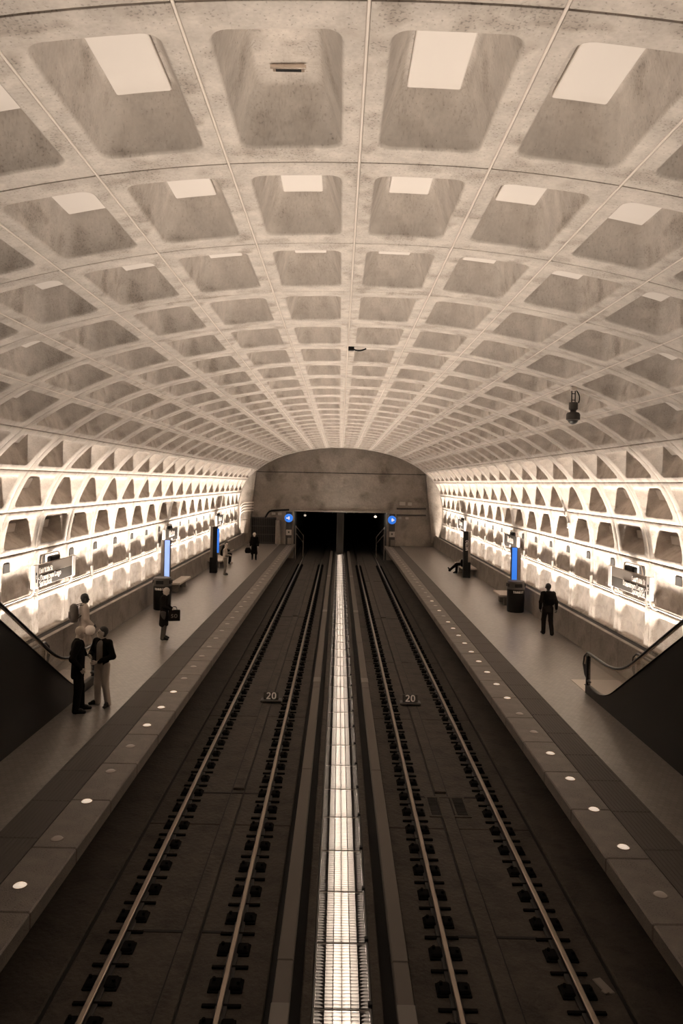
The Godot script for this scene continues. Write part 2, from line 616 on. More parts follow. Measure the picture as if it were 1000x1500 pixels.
func end_of_station() -> void:
	var w := setting("wall_end")
	var poly := PackedVector2Array()
	poly.append(Vector2(3.76, -1.6))
	poly.append(Vector2(8.4, -1.6))
	for i in 23:
		var p := on_vault(1.0, 11.0 - i * 0.5, 0, 0.05)
		poly.append(Vector2(p.x, p.y))
	for i in range(1, 23):
		var p := on_vault(-1.0, i * 0.5, 0, 0.05)
		poly.append(Vector2(p.x, p.y))
	for p in [Vector2(-8.4, -1.6), Vector2(-3.72, -1.6), Vector2(-3.72, 2.63), Vector2(3.76, 2.63)]: poly.append(p)
	poly.reverse()
	var st := begin()
	prism(st, poly, END_Z, END_Z - 0.5, face_z)
	part("bulkhead", st, "end_concrete", w)
	# lintel ledge over the portal and the pour joint high on the wall
	var lt := begin()
	box(lt, Vector3(0.02, 2.70, END_Z + 0.06), Vector3(7.5, 0.14, 0.14), 0.02)
	part("lintel", lt, "end_concrete", w)
	var jt := begin()
	box(jt, Vector3(0, 5.76, END_Z + 0.005), Vector3(13.7, 0.05, 0.03), 0.0)
	part("pour_joint", jt, "sooty", w)
	# side cheeks that lean against the vault
	for side in [1.0, -1.0]:
		var c := PackedVector2Array()
		c.append(Vector2(6.72, 6.0))
		c.append(Vector2(7.35, 0.3))
		c.append(Vector2(8.3, 0.3))
		for i in 12:
			var p := on_vault(1.0, 11.0 - i * 0.44, 0, 0.05)
			c.append(Vector2(p.x, p.y))
		for i in c.size(): c[i].x *= side
		if side > 0: c.reverse()
		var cs := begin()
		prism(cs, c, END_Z + 0.5, END_Z - 0.01, face_z)
		part("cheek", cs, "end_concrete", w)
	# tunnel beyond
	var t := setting("wall_tunnel")
	var ts := begin()
	for s in [-1.0, 1.0]:
		box(ts, Vector3(4.0 * s, 1.0, END_Z - 45), Vector3(0.5, 6.0, 89), 0.0)
	box(ts, Vector3(0, 3.1, END_Z - 45), Vector3(8.4, 0.5, 89), 0.0)
	box(ts, Vector3(0, 1.0, END_Z - 89.5), Vector3(8.4, 6.0, 0.5), 0.0)
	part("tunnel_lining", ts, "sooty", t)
	var dv := begin()
	box(dv, Vector3(0.02, 0.8, END_Z - 46), Vector3(0.62, 4.2, 84), 0.03)
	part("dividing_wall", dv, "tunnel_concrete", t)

# ------------------------------------------------------------------ platforms
func platforms() -> void:
	for side in [-1.0, 1.0]:
		var f := setting("floor_left" if side < 0 else "floor_right")
		var st := begin()
		box(st, Vector3(side * 6.4, -0.15, -23.2), Vector3(3.2, 0.3, 74.4), 0.0)
		part("paving", st, "paving", f)
		var bs := begin()
		box(bs, Vector3(side * 6.4, -0.9, -23.2), Vector3(3.2, 1.2, 74.4), 0.0)
		part("platform_base", bs, "sooty", f)
		# warning strip of ribbed tiles, and the granite edge, slab by slab
		var tt := begin()
		var tn := 1.21
		box(tt, Vector3(0, -0.15, 0), Vector3(0.61, 0.3, tn - 0.008), 0.004)
		for a in 10:
			box(tt, Vector3(-0.27 + a * 0.06, 0.003, 0), Vector3(0.03, 0.006, tn - 0.03), 0.002)
		var tile := finish(tt, "tactile")
		for k in 50:
			put("tactile_tile", tile, f, Vector3(side * 4.495, 0.0, 0.5 - tn * (k + 0.5)))
		var gt := begin()
		var gl := 1.52
		box(gt, Vector3(0, -0.11, 0), Vector3(0.615, 0.22, gl - 0.008), 0.018)
		var slab := finish(gt, "granite")
		for k in 40:
			put("granite_slab", slab, f, Vector3(side * 3.88, 0.0, 0.5 - gl * (k + 0.5)))
	edge_lights()

func edge_lights() -> void:
	var meshes := {}
	for m in ["lens_on", "lens_off"]:
		var st := begin()
		lathe(st, [Vector2(0, 0.022), Vector2(0.035, 0.02), Vector2(0.065, 0.013), Vector2(0.082, 0.0)], 18, Vector3.ZERO, true)
		meshes[m] = finish(st, m)
	var rs := begin()
	lathe(rs, [Vector2(0.08, 0.0), Vector2(0.082, 0.006), Vector2(0.094, 0.005), Vector2(0.097, 0.0)], 18)
	var rim := finish(rs, "mid_brown")
	for side in [-1.0, 1.0]:
		for k in 43:
			var z := -7.97 - 1.213 * k if side < 0 else -8.05 - 1.206 * k
			var on: bool = [1, 3, 6, 7, 8].has(k) if side < 0 else [2, 3, 4, 5, 8, 9, 10, 11, 12, 13, 14, 15, 16, 18, 20].has(k)
			var name_ := "left" if side < 0 else "right"
			var o := thing("edge_light", "%s round light set in the %s platform's granite edge" % ["glowing" if on else "unlit", name_], "light", Vector3(side * 3.93, 0.0, z), 0.0, "%s edge lights of the %s platform" % ["glowing" if on else "unlit", name_])
			put("lens", meshes["lens_on" if on else "lens_off"], o)
			put("rim", rim, o)

func parapets() -> void:
	for side in [-1.0, 1.0]:
		var w := setting("wall_parapet_left" if side < 0 else "wall_parapet_right")
		var st := begin()
		var len_ := 2.2022
		box(st, Vector3(0, 0.45, 0), Vector3(0.14, 0.92, len_ - 0.006), 0.012)
		var panel := finish(st, "parapet_concrete")
		for k in 27:
			put("parapet_panel", panel, w, Vector3(side * 7.57, 0.0, -0.5 - len_ * (k + 0.5)))
		var b := begin()
		box(b, Vector3(side * 7.84, 0.03, -30.2), Vector3(0.48, 0.06, 60.0), 0.0)
		part("trough_floor", b, "sooty", w)
		var lip := begin()
		box(lip, Vector3(side * 7.86, 0.42, -30.2), Vector3(0.02, 0.72, 60.0), 0.0)
		box(lip, Vector3(side * 7.97, 0.77, -30.2), Vector3(0.22, 0.02, 60.0), 0.0)
		part("glare_shield", lip, "sooty", w)
		var inner := begin()
		box(inner, Vector3(side * 7.645, 0.4, -30.2), Vector3(0.01, 0.8, 60.0), 0.0)
		part("trough_lining", inner, "sooty", w)

# ------------------------------------------------------------------ mezzanine under and behind the camera
func mezzanine() -> void:
	var f := setting("floor_mezzanine")
	var st := begin()
	box(st, Vector3(0, 3.2, 6.6), Vector3(16.0, 0.4, 14.6), 0.0)
	part("deck", st, "parapet_concrete", f)
	for s in [-1.0, 1.0]:
		var g := begin()
		box(g, Vector3(6.95 * s, 3.2, -5.7), Vector3(2.2, 0.4, 10.0), 0.0)
		part("gallery", g, "parapet_concrete", f)
		var gp := begin()
		box(gp, Vector3(5.85 * s, 3.9, -5.7), Vector3(0.15, 1.0, 10.0), 0.01)
		part("gallery_parapet", gp, "parapet_concrete", f)
	var pr := begin()
	box(pr, Vector3(0, 3.9, -0.6), Vector3(11.6, 1.0, 0.15), 0.01)
	part("front_parapet", pr, "parapet_concrete", f)
	var b := setting("wall_back")
	var bs := begin()
	box(bs, Vector3(0, 3.2, 14.2), Vector3(17.5, 10.0, 0.4), 0.0)
	part("back_wall", bs, "end_concrete", b)

# ------------------------------------------------------------------ tracks
func track() -> void:
	var f := setting("floor_track")
	var st := begin()
	box(st, Vector3(0, -1.45, -67.0), Vector3(11.0, 0.5, 166.0), 0.0)
	part("invert", st, "sooty", f)
	var far := -149.0
	for side in [-1.0, 1.0]:
		var cx: float = 2.13 * side
		var slab := begin()
		for k in 24:
			box(slab, Vector3(cx, -1.18, -1.0 - 6.2 * (k + 0.5)), Vector3(2.5, 0.08, 6.18), 0.012)
		part("track_slab", slab, "track_concrete", f)
		var out := begin()
		box(out, Vector3(3.9 * side, -1.19, -30.5), Vector3(0.9, 0.07, 60.0), 0.02)
		part("side_slab", out, "track_concrete", f)
		# cable duct along the middle of the track
		var duct := begin()
		for s in [[-1.5, -14.6], [-14.9, -20.4], [-21.4, -34.0], [-34.2, -62.0]]:
			var l: float = s[0] - s[1]
			box(duct, Vector3(cx - 0.13 * side, -1.12, (s[0] + s[1]) / 2), Vector3(0.22, 0.06, l), 0.008)
		part("cable_duct", duct, "track_concrete", f)
		for e in [-1.0, 1.0]:
			put("duct_gap", box_mesh(Vector3(0.025, 0.012, 60.0), 0.0, "sooty"), f, Vector3(cx - 0.13 * side + 0.125 * e, -1.138, -31.5))
		var sm := begin()
		for z in [-10.2, -14.75, -34.1, -47.0]:
			box(sm, Vector3(cx, -1.137, z), Vector3(1.1, 0.012, 0.05), 0.0)
		part("slab_seam", sm, "sooty", f)
		for rs in [-1.0, 1.0]:
			var x: float = cx + 0.752 * rs
			var which: String = ("left" if side < 0 else "right") + " track, " + ("platform side" if rs == side else "centre side")
			var o := thing("running_rail", "steel running rail of the %s, on black fasteners" % which, "rail", Vector3(x, -1.14, 0), 0.0, "running rails")
			var body := begin()
			box(body, Vector3(0, 0.015, far / 2), Vector3(0.14, 0.03, -far), 0.005)
			box(body, Vector3(0, 0.06, far / 2), Vector3(0.025, 0.08, -far), 0.0)
			part("rail_web", body, "rail_side", o)
			var head := begin()
			box(head, Vector3(0, 0.12, far / 2), Vector3(0.07, 0.04, -far), 0.01)
			part("rail_head", head, "rail_head", o)
			var fs := begin()
			box(fs, Vector3(0.12, 0.03, 0), Vector3(0.15, 0.07, 0.2), 0.02)
			box(fs, Vector3(-0.12, 0.03, 0), Vector3(0.15, 0.07, 0.2), 0.02)
			box(fs, Vector3(0, 0.012, 0), Vector3(0.42, 0.03, 0.24), 0.008)
			for b in [-1, 1]:
				lathe(fs, [Vector2(0.022, 0.06), Vector2(0.022, 0.1), Vector2(0, 0.1)], 6, Vector3(0.15 * b, 0, 0.03 * b))
			box(fs, Vector3(0, 0.016, 0.35), Vector3(0.46, 0.03, 0.05), 0.006)
			var fm := finish(fs, "fastener")
			for k in 72:
				put("rail_fastener", fm, o, Vector3(0, 0, -5.6 - 0.70 * k))
		# third rail under its cover board
		var tr := thing("third_rail", "third rail under a pale cover board beside the %s track" % ("left" if side < 0 else "right"), "rail", Vector3(0.69 * side + 0.03, -1.2, 0), 0.0, "third rails")
		var cv := begin()
		for k in 10:
			box(cv, Vector3(0, 0.46, -3.0 - 6.0 * (k + 0.5)), Vector3(0.19, 0.03, 5.99), 0.01)
			box(cv, Vector3(-0.09 * side, 0.40, -3.0 - 6.0 * (k + 0.5)), Vector3(0.02, 0.12, 5.99), 0.004)
		part("cover_board", cv, "cover_board", tr)
		for z in [-8.0, -21.8, -33.5, -46.0]:
			put("cover_splice", box_mesh(Vector3(0.205, 0.03, 0.5), 0.008, "cover_patch"), tr, Vector3(0, 0.468, z))
		var rl := begin()
		box(rl, Vector3(0, 0.3, -32.0), Vector3(0.08, 0.1, 58.0), 0.01)
		part("contact_rail", rl, "rail_side", tr)
		var sp := begin()
		for k in 20:
			box(sp, Vector3(0, 0.13, -4.0 - 3.0 * k), Vector3(0.1, 0.3, 0.12), 0.01)
			box(sp, Vector3(0.07 * side, 0.3, -4.0 - 3.0 * k), Vector3(0.03, 0.32, 0.08), 0.005)
		part("insulator", sp, "fastener", tr)
		# distance marker
		var mk := thing("distance_marker", "low dark track marker reading 20 between the %s track's rails" % ("left" if side < 0 else "right"), "marker", Vector3(1.93 * side + 0.03, -1.12, -20.9), 0.0, "track markers")
		var ms := begin()
		box(ms, Vector3(0, 0.16, 0), Vector3(0.42, 0.2, 0.08), 0.015, Basis(Vector3.RIGHT, -0.35))
		box(ms, Vector3(0, 0.03, 0), Vector3(0.58, 0.06, 0.3), 0.015)
		part("plate", ms, "dark_brown", mk)
		var n := text("20", 0.19, 0.006, "white", mk, Vector3(0, 0.165, 0.05), 0.0, "numerals", true)
		n.basis = Basis(Vector3.RIGHT, -0.35)
	# curbs of the light trough
	for s in [-1.0, 1.0]:
		var c := begin()
		box(c, Vector3(0.40 * s + 0.02, -1.08, -32.0), Vector3(0.12, 0.42, 64.0), 0.015)
		part("light_curb", c, "track_concrete", f)
	# drain grate in the right track
	var g := thing("drain_grate", "dark slotted drain grate set between the right track's rails", "grate", Vector3(2.05, -1.14, -14.3))
	var gf := begin()
	for s in [-1, 1]: box(gf, Vector3(0.0, 0.01, 0.42 * s), Vector3(0.78, 0.02, 0.06), 0.004)
	for k in 4: box(gf, Vector3(-0.36 + 0.24 * k, 0.01, 0), Vector3(0.04, 0.02, 0.84), 0.004)
	part("frame", gf, "track_concrete", g)
	for k in 3:
		var gs := begin()
		for j in 12: box(gs, Vector3(-0.24 + 0.24 * k, 0.006, -0.37 + 0.067 * j), Vector3(0.2, 0.012, 0.03), 0.0)
		part("grille", gs, "sooty", g)
	var lf := begin()
	box(lf, Vector3.ZERO, Vector3(0.12, 0.02, 0.3), 0.008, Basis(Vector3.UP, 0.3))
	box(lf, Vector3(-0.02, 0.012, 0.12), Vector3(0.07, 0.02, 0.08), 0.008, Basis(Vector3.UP, 0.5))
	tag(part("litter_paper", lf, "mid_brown", self, Vector3(3.25, -1.14, -9.25)), "crumpled scrap of paper lying outside the right track's outer rail", "litter")

# ------------------------------------------------------------------ escalators
func smooth_line(pts: Array, corner: float) -> Array:
	var out := [pts[0]]
	for i in range(1, pts.size() - 1):
		var a: Vector3 = pts[i] + (pts[i - 1] - pts[i]).limit_length(corner)
		var b: Vector3 = pts[i] + (pts[i + 1] - pts[i]).limit_length(corner)
		for k in 7:
			var f := k / 6.0
			out.append(a.lerp(pts[i], f).lerp((pts[i] as Vector3).lerp(b, f), f))
	out.append(pts[-1])
	return out

func escalators() -> void:
	for side in [-1.0, 1.0]:
		var o := thing("escalator", "glass-sided escalator with dark outer cladding rising from the %s platform" % ("left" if side < 0 else "right"), "escalator", Vector3.ZERO, 0.0, "")
		var sl := 0.577
		for rank in 2:
			var x: float = [6.0, 7.2][rank] * side
			# line of the balustrade foot
			var foot := smooth_line([Vector3(x, 0.2, -18.3), Vector3(x, 0.2, -17.0), Vector3(x, 0.2 + 6.4 * sl, -10.6)], 0.7)
			var hand := smooth_line([Vector3(x, 0.98, -18.25), Vector3(x, 0.98, -16.2), Vector3(x, 0.98 + 5.6 * sl, -10.6)], 0.9)
			var poly := PackedVector2Array()
			for p in foot: poly.append(Vector2(p.z, p.y))
			poly.append(Vector2(-10.6, 0.0))
			poly.append(Vector2(-18.3, 0.0))
			var yz := func(p: Vector2, d: float) -> Vector3: return Vector3(d, p.y, p.x)
			var cl := begin()
			prism(cl, poly, x - 0.04, x + 0.04, yz)
			part("outer_cladding" if rank == 0 else "wall_side_cladding", cl, "bronze", o)
			var dk := begin()
			tube(dk, foot, 0.03, 8, Vector2(2.4, 0.5))
			part("deck_moulding", dk, "bronze" if rank == 0 else "deck_metal", o)
			# glass from the deck to the handrail
			var gl := begin()
			gl.set_smooth_group(1)
			var gp := PackedVector2Array()
			for p in foot: gp.append(Vector2(p.z, p.y))
			for i in hand.size(): gp.append(Vector2(hand[-1 - i].z, hand[-1 - i].y - 0.05))
			prism(gl, gp, x - 0.006, x + 0.006, yz)
			part("glass_panel", gl, "glass", o)
			var loop := [Vector3(x, 0.30, -18.1), Vector3(x, 0.42, -18.38), Vector3(x, 0.65, -18.52), Vector3(x, 0.86, -18.45), Vector3(x, 0.98, -18.25)]
			var full := loop.slice(0, 4)
			full.append_array(hand)
			var hr := begin()
			tube(hr, full, 0.042, 10, Vector2(1.0, 0.7))
			part("handrail", hr, "black_rubber", o)
			var tk := begin()
			var inner := []
			for p in full: inner.append(p + Vector3(0, -0.035, 0.0))
			tube(tk, inner, 0.022, 8)
			part("handrail_track", tk, "chrome", o)
			var nw := begin()
			box(nw, Vector3(x, 0.55, -18.22), Vector3(0.09, 0.75, 0.12), 0.02)
			part("newel", nw, "black" if rank == 0 else "chrome", o)
			var sk := begin()
			var sp := PackedVector2Array()
			for p in foot: sp.append(Vector2(p.z, p.y - 0.02))
			sp.append(Vector2(-10.6, 3.2))
			sp.append(Vector2(-17.0, -0.1))
			sp.append(Vector2(-18.3, 0.0))
			var xi: float = [6.1, 7.1][rank] * side
			prism(sk, sp, xi - 0.012, xi + 0.012, yz)
			part("skirt", sk, "deck_metal", o)
			var dp := begin()
			for i in foot.size() - 1:
				var a: Vector3 = foot[i]
				var b: Vector3 = foot[i + 1]
				dp.set_smooth_group(-1)
				quad(dp, Vector3(x, a.y, a.z), Vector3(xi, a.y, a.z), Vector3(xi, b.y, b.z), Vector3(x, b.y, b.z))
			part("deck_plate", dp, "deck_metal", o)
		var lp := begin()
		box(lp, Vector3(6.6 * side, 0.006, -18.25), Vector3(1.25, 0.012, 2.5), 0.004)
		part("landing_plate", lp, "deck_metal", o)
		var cb := begin()
		for k in 24: box(cb, Vector3((6.16 + 0.0383 * k) * side, 0.016, -17.0), Vector3(0.02, 0.012, 0.2), 0.0)
		part("comb", cb, "step_metal", o)
		var sd := begin()
		box(sd, Vector3(0, -0.02, 0), Vector3(0.96, 0.04, 0.4), 0.006)
		for k in 16: box(sd, Vector3(-0.45 + 0.06 * k, 0.004, 0), Vector3(0.03, 0.01, 0.39), 0.0)
		box(sd, Vector3(0, -0.13, -0.19), Vector3(0.96, 0.21, 0.02), 0.004)
		var stp := finish(sd, "step_metal")
		for k in 16:
			var y := maxf(0.0, -0.12 + 0.231 * k)
			put("step", stp, o, Vector3(6.6 * side, minf(y + 0.005, 3.38), -16.7 + 0.4 * k))

# ------------------------------------------------------------------ furniture on the platforms
func furniture() -> void:
	for side in [-1.0, 1.0]:
		var name_ := "left" if side < 0 else "right"
		# litter bins
		var o := thing("litter_bin", "black round bin marked TRANSIT on the %s platform" % name_, "bin", Vector3(-6.85, 0, -28.9) if side < 0 else Vector3(6.98, 0, -29.9), 0.1 * side)
		var b := begin()
		lathe(b, [Vector2(0, 0.0), Vector2(0.31, 0.0), Vector2(0.33, 0.03), Vector2(0.345, 0.86), Vector2(0.35, 0.9)], 28)
		part("body", b, "black", o)
		var l := begin()
		lathe(l, [Vector2(0.35, 0.9), Vector2(0.355, 0.93), Vector2(0.345, 0.97), Vector2(0.335, 1.20), Vector2(0.31, 1.23), Vector2(0.0, 1.235)], 28)
		var lid := part("lid", l, "dark_brown", o)
		for a in 4:
			var s := begin()
			box(s, Vector3(0, 1.07, 0.335), Vector3(0.3, 0.14, 0.03), 0.01)
			part("slot", s, "black", lid, Vector3.ZERO, Basis(Vector3.UP, a * PI / 2))
		for k in 7:   # letters set round the curve
			var a := (k - 3) * 0.185
			var m := text("TRANSIT"[k], 0.085, 0.008, "white", o, Vector3(sin(a) * 0.347, 0.81, cos(a) * 0.347), a, "letter", true)
			m.set_meta("label", "white letter")
		# benches
		for n in 2:
			# middle x, middle z, width, length of the slab
			var q: Array = [[[7.26, -34.2, 0.46, 2.4], [7.1, -44.2, 0.78, 3.2]], [[7.03, -31.95, 0.78, 1.4], [7.1, -42.6, 0.78, 3.2]]][0 if side < 0 else 1][n]
			var be := thing("bench", "pale stone slab bench on the %s parapet, %s" % [name_, "just beyond the bin" if n == 0 else "behind the far pylon"], "bench", Vector3(side * q[0], 0, q[1]))
			var sl := begin()
			box(sl, Vector3(0, 0.41, 0), Vector3(q[2], 0.1, q[3]), 0.02)
			part("seat_slab", sl, "slab", be)
			for s in [-1, 1]:
				var lg := begin()
				box(lg, Vector3(0.05 * side, 0.18, q[3] * 0.34 * s), Vector3(q[2] * 0.6, 0.36, 0.2), 0.015)
				part("support", lg, "parapet_concrete", be)
		# pylons
		for n in 2:
			var far := n == 1
			var p := Vector3(side * 7.2, 0, -31.2) if side < 0 else Vector3(7.1, 0, -30.8)
			if far: p = Vector3(side * 6.76, 0, -40.6)
			var py := thing("sign_pylon", "dark brown %s on the %s platform" % ["information pylon beside the far bench" if far else "pylon with a glowing blue strip behind the bin", name_], "pylon", p)
			var h := 2.5
			var ps := begin()
			box(ps, Vector3(0, h / 2, 0), Vector3(0.24, h, 0.3), 0.015)
			part("post", ps, "black" if far else "dark_brown", py)
			var pb := begin()
			box(pb, Vector3(0.19 * side, 0.42, 0), Vector3(0.16, 0.84, 0.28), 0.012)
			part("plinth", pb, "black", py)
			var pp := begin()
			box(pp, Vector3(0.19 * side, 1.66, 0), Vector3(0.14, 1.64, 0.2), 0.012)
			part("info_panel", pp, "mid_brown", py)
			if far and side > 0:
				var vt := text("METRO", 0.13, 0.006, "white", py, Vector3(0.05, 1.75, 0.153), 0.0)
				vt.basis = Basis(Vector3.BACK, PI / 2)
			else:
				var bw := 0.1 if far else 0.2
				var bx: float = 0.17 if far else -0.02 * side
				var bl := begin()
				box(bl, Vector3(bx, 1.75 if far else 1.6, 0.14 if far else 0.155), Vector3(bw, 1.3 if far else 1.76, 0.05), 0.006)
				part("blue_display", bl, "blue_pale" if (side < 0 and not far) else "blue", py)

# ------------------------------------------------------------------ signs on the walls
func signs() -> void:
	for side in [-1.0, 1.0]:
		var name_ := "left" if side < 0 else "right"
		var z0 := [-20.65, -34.9, -49.1]
		for n in 3:
			var o := thing("station_sign", "%s brown wall sign on brackets over the %s parapet" % [["nearest, two-tone", "middle", "farthest"][n], name_], "sign", Vector3(side * 7.9, -0.06, z0[n]), PI / 2 * -side)
			# local +z faces the tracks, local +x runs along the sign
			var up := begin()
			box(up, Vector3(0, 2.635, 0), Vector3(2.5, 0.27, 0.08), 0.008)
			part("upper_board", up, "sign_light" if n == 0 else "sign_dark", o)
			var lo := begin()
			box(lo, Vector3(0, 2.35, 0), Vector3(2.5, 0.3, 0.08), 0.008)
			part("lower_board", lo, "sign_dark", o)
			for s in [-1, 1]:
				var e := begin()
				box(e, Vector3(1.37 * s, 2.49, 0), Vector3(0.24, 0.6, 0.1), 0.01)
				part("end_cap", e, "white", o)
				var br := begin()
				tube(br, smooth_line([Vector3(1.35 * s, 2.1, -0.02), Vector3(1.35 * s, 1.97, -0.1), Vector3(1.35 * s, 1.95, -0.2)], 0.1), 0.03, 8)
				box(br, Vector3(1.35 * s, 2.15, 0), Vector3(0.1, 0.12, 0.07), 0.01)
				part("bracket", br, "mid_brown", o)
			var mirror := 1.0 if side > 0 else -1.0
			# dark control box behind the board
			var cb := begin()
			box(cb, Vector3(-0.2 * mirror, 2.7, -0.11), Vector3(0.62, 0.4, 0.14), 0.03)
			part("control_box", cb, "black", o)
			var hp := begin()
			tube(hp, smooth_line([Vector3(-0.7, 2.6, -0.1), Vector3(-0.62, 2.98, -0.1), Vector3(0.55, 2.98, -0.1), Vector3(0.7, 2.6, -0.1)], 0.12), 0.018, 8)
			part("guard_hoop", hp, "bead", o)
			if n == 0:
				var e := -1.0 if side < 0 else 1.0
				text("Exit/18th St", 0.13, 0.006, "white", o, Vector3(0.72 * e, 2.61, 0.045), 0.0)
				text("< Downtown Largo" if side < 0 else "Downtown Largo >", 0.14, 0.006, "white", o, Vector3(0.44 * e, 2.42, 0.045), 0.0)
				text("Springfield", 0.13, 0.006, "white", o, Vector3(0.72 * e, 2.28, 0.045), 0.0)
				var ic := begin()
				box(ic, Vector3(0, 0.06, 0), Vector3(0.07, 0.07, 0.01), 0.003)
				box(ic, Vector3(0.0, -0.12, 0), Vector3(0.05, 0.09, 0.01), 0.003)
				box(ic, Vector3(0.03, -0.02, 0), Vector3(0.03, 0.03, 0.01), 0.003)
				part("pictogram", ic, "black", o, Vector3(1.37 * e, 2.5, 0.052))
			else:
				text("Metro", 0.3, 0.006, "white", o, Vector3(0, 2.55, 0.045), 0.0, "lettering", true)
				text("Exit", 0.12, 0.006, "white", o, Vector3(0, 2.29, 0.045), 0.0)
				# map case hung under the far end
				var mc := begin()
				box(mc, Vector3(0.6 * mirror, 1.86, -0.03), Vector3(1.5, 0.5, 0.06), 0.01)
				var mcase := part("map_case", mc, "sign_dark", o)
				var mp := begin()
				box(mp, Vector3(0.55 * mirror, 1.86, 0.003), Vector3(1.2, 0.36, 0.012), 0.0)
				part("map_sheet", mp, "white", mcase)

# ------------------------------------------------------------------ small things
func details() -> void:
	# conduit along the foot of the vault with its clips
	for side in [-1.0, 1.0]:
		var o := thing("wall_conduit", "thin metal conduit clipped along the %s wall above the bottom panels" % ("left" if side < 0 else "right"), "conduit")
		var st := begin()
		tube(st, [Vector3(8.05 * side, 1.93, -8.0), Vector3(8.05 * side, 1.93, -59.0)], 0.022, 8)
		part("pipe", st, "conduit", o)
		var cs := begin()
		box(cs, Vector3(0, 0, 0), Vector3(0.07, 0.34, 0.1), 0.012)
		box(cs, Vector3(0, -0.2, 0), Vector3(0.06, 0.1, 0.16), 0.012)
		var cm := finish(cs, "conduit")
		for k in 11:
			put("clip", cm, o, Vector3(8.03 * side, 2.02, -(BAY0 + BAY * (3 + 2 * k))))
	# dome camera under the vault
	var c := thing("dome_camera", "black dome camera hanging on twin rods from the right ceiling rib", "camera", Vector3(4.63, 7.06, -15.36))
	var a := begin()
	box(a, Vector3(0, -0.05, 0), Vector3(0.12, 0.08, 0.1), 0.01)
	part("mount", a, "bead", c)
	var r := begin()
	for s in [-1, 1]: tube(r, [Vector3(0.035 * s, 0, 0), Vector3(0.035 * s, -0.34, 0)], 0.011, 8)
	for k in 2: box(r, Vector3(0, -0.15 - 0.13 * k, 0), Vector3(0.07, 0.015, 0.02), 0.0)
	part("rods", r, "black", c)
	var hb := begin()
	lathe(hb, [Vector2(0, -0.33), Vector2(0.085, -0.33), Vector2(0.09, -0.35), Vector2(0.09, -0.47), Vector2(0.06, -0.5), Vector2(0.06, -0.52), Vector2(0.12, -0.54), Vector2(0.14, -0.58), Vector2(0.14, -0.68), Vector2(0.11, -0.7)], 20)
	part("housing", hb, "dark_brown", c)
	var dm := begin()
	var pr := []
	for k in 8:
		var t := PI / 2 * k / 7.0
		pr.append(Vector2(0.1 * cos(t), -0.69 - 0.09 * sin(t)))
	lathe(dm, pr, 20, Vector3.ZERO, true)
	part("dome", dm, "dome_glass", c)
	var cbl := begin()
	tube(cbl, smooth_line([Vector3(0.03, -0.06, 0.02), Vector3(0.14, -0.2, 0.02), Vector3(0.1, -0.34, 0.02)], 0.12), 0.012, 8)
	part("cable", cbl, "black", c)
	# its supply cable along the joint, from the crown
	var w := thing("ceiling_cable", "thin black cable running along a ceiling joint to the dome camera", "cable")
	var ws := begin()
	var pts := []
	for k in 20: pts.append(on_vault(1.0, 0.25 + (3.95 - 0.25) * k / 19.0, -15.35, 0.008))
	tube(ws, pts, 0.006, 6)
	part("run", ws, "black", w)
	var wl := begin()
	tube(wl, smooth_line([on_vault(1.0, 0.08, -15.36, -0.04), on_vault(1.0, 0.2, -15.36, -0.1), on_vault(1.0, 0.33, -15.36, -0.03)], 0.12), 0.016, 8)
	part("loop", wl, "black", w)
	var jb := begin()
	box(jb, on_vault(1.0, 0.06, -15.36, -0.04), Vector3(0.12, 0.08, 0.1), 0.01)
	part("junction_box", jb, "black", w)
	# conduit box on the right wall
	var cb := thing("cable_drop", "small conduit and box dropping across the right wall's coffer rib", "conduit")
	var cs2 := begin()
	var z := -(BAY0 + BAY * 10)
	tube(cs2, [on_vault(1.0, 7.6, z, -0.035), on_vault(1.0, 8.0, z, -0.035), on_vault(1.0, 8.4, z, -0.035)], 0.03, 8)
	part("pipe", cs2, "conduit", cb)
	var cx := begin()
	box(cx, on_vault(1.0, 8.45, z, -0.055), Vector3(0.1, 0.2, 0.14), 0.015)
	box(cx, on_vault(1.0, 8.05, z, -0.055), Vector3(0.1, 0.16, 0.12), 0.015)
	part("box", cx, "grey_box", cb)
	end_fittings()

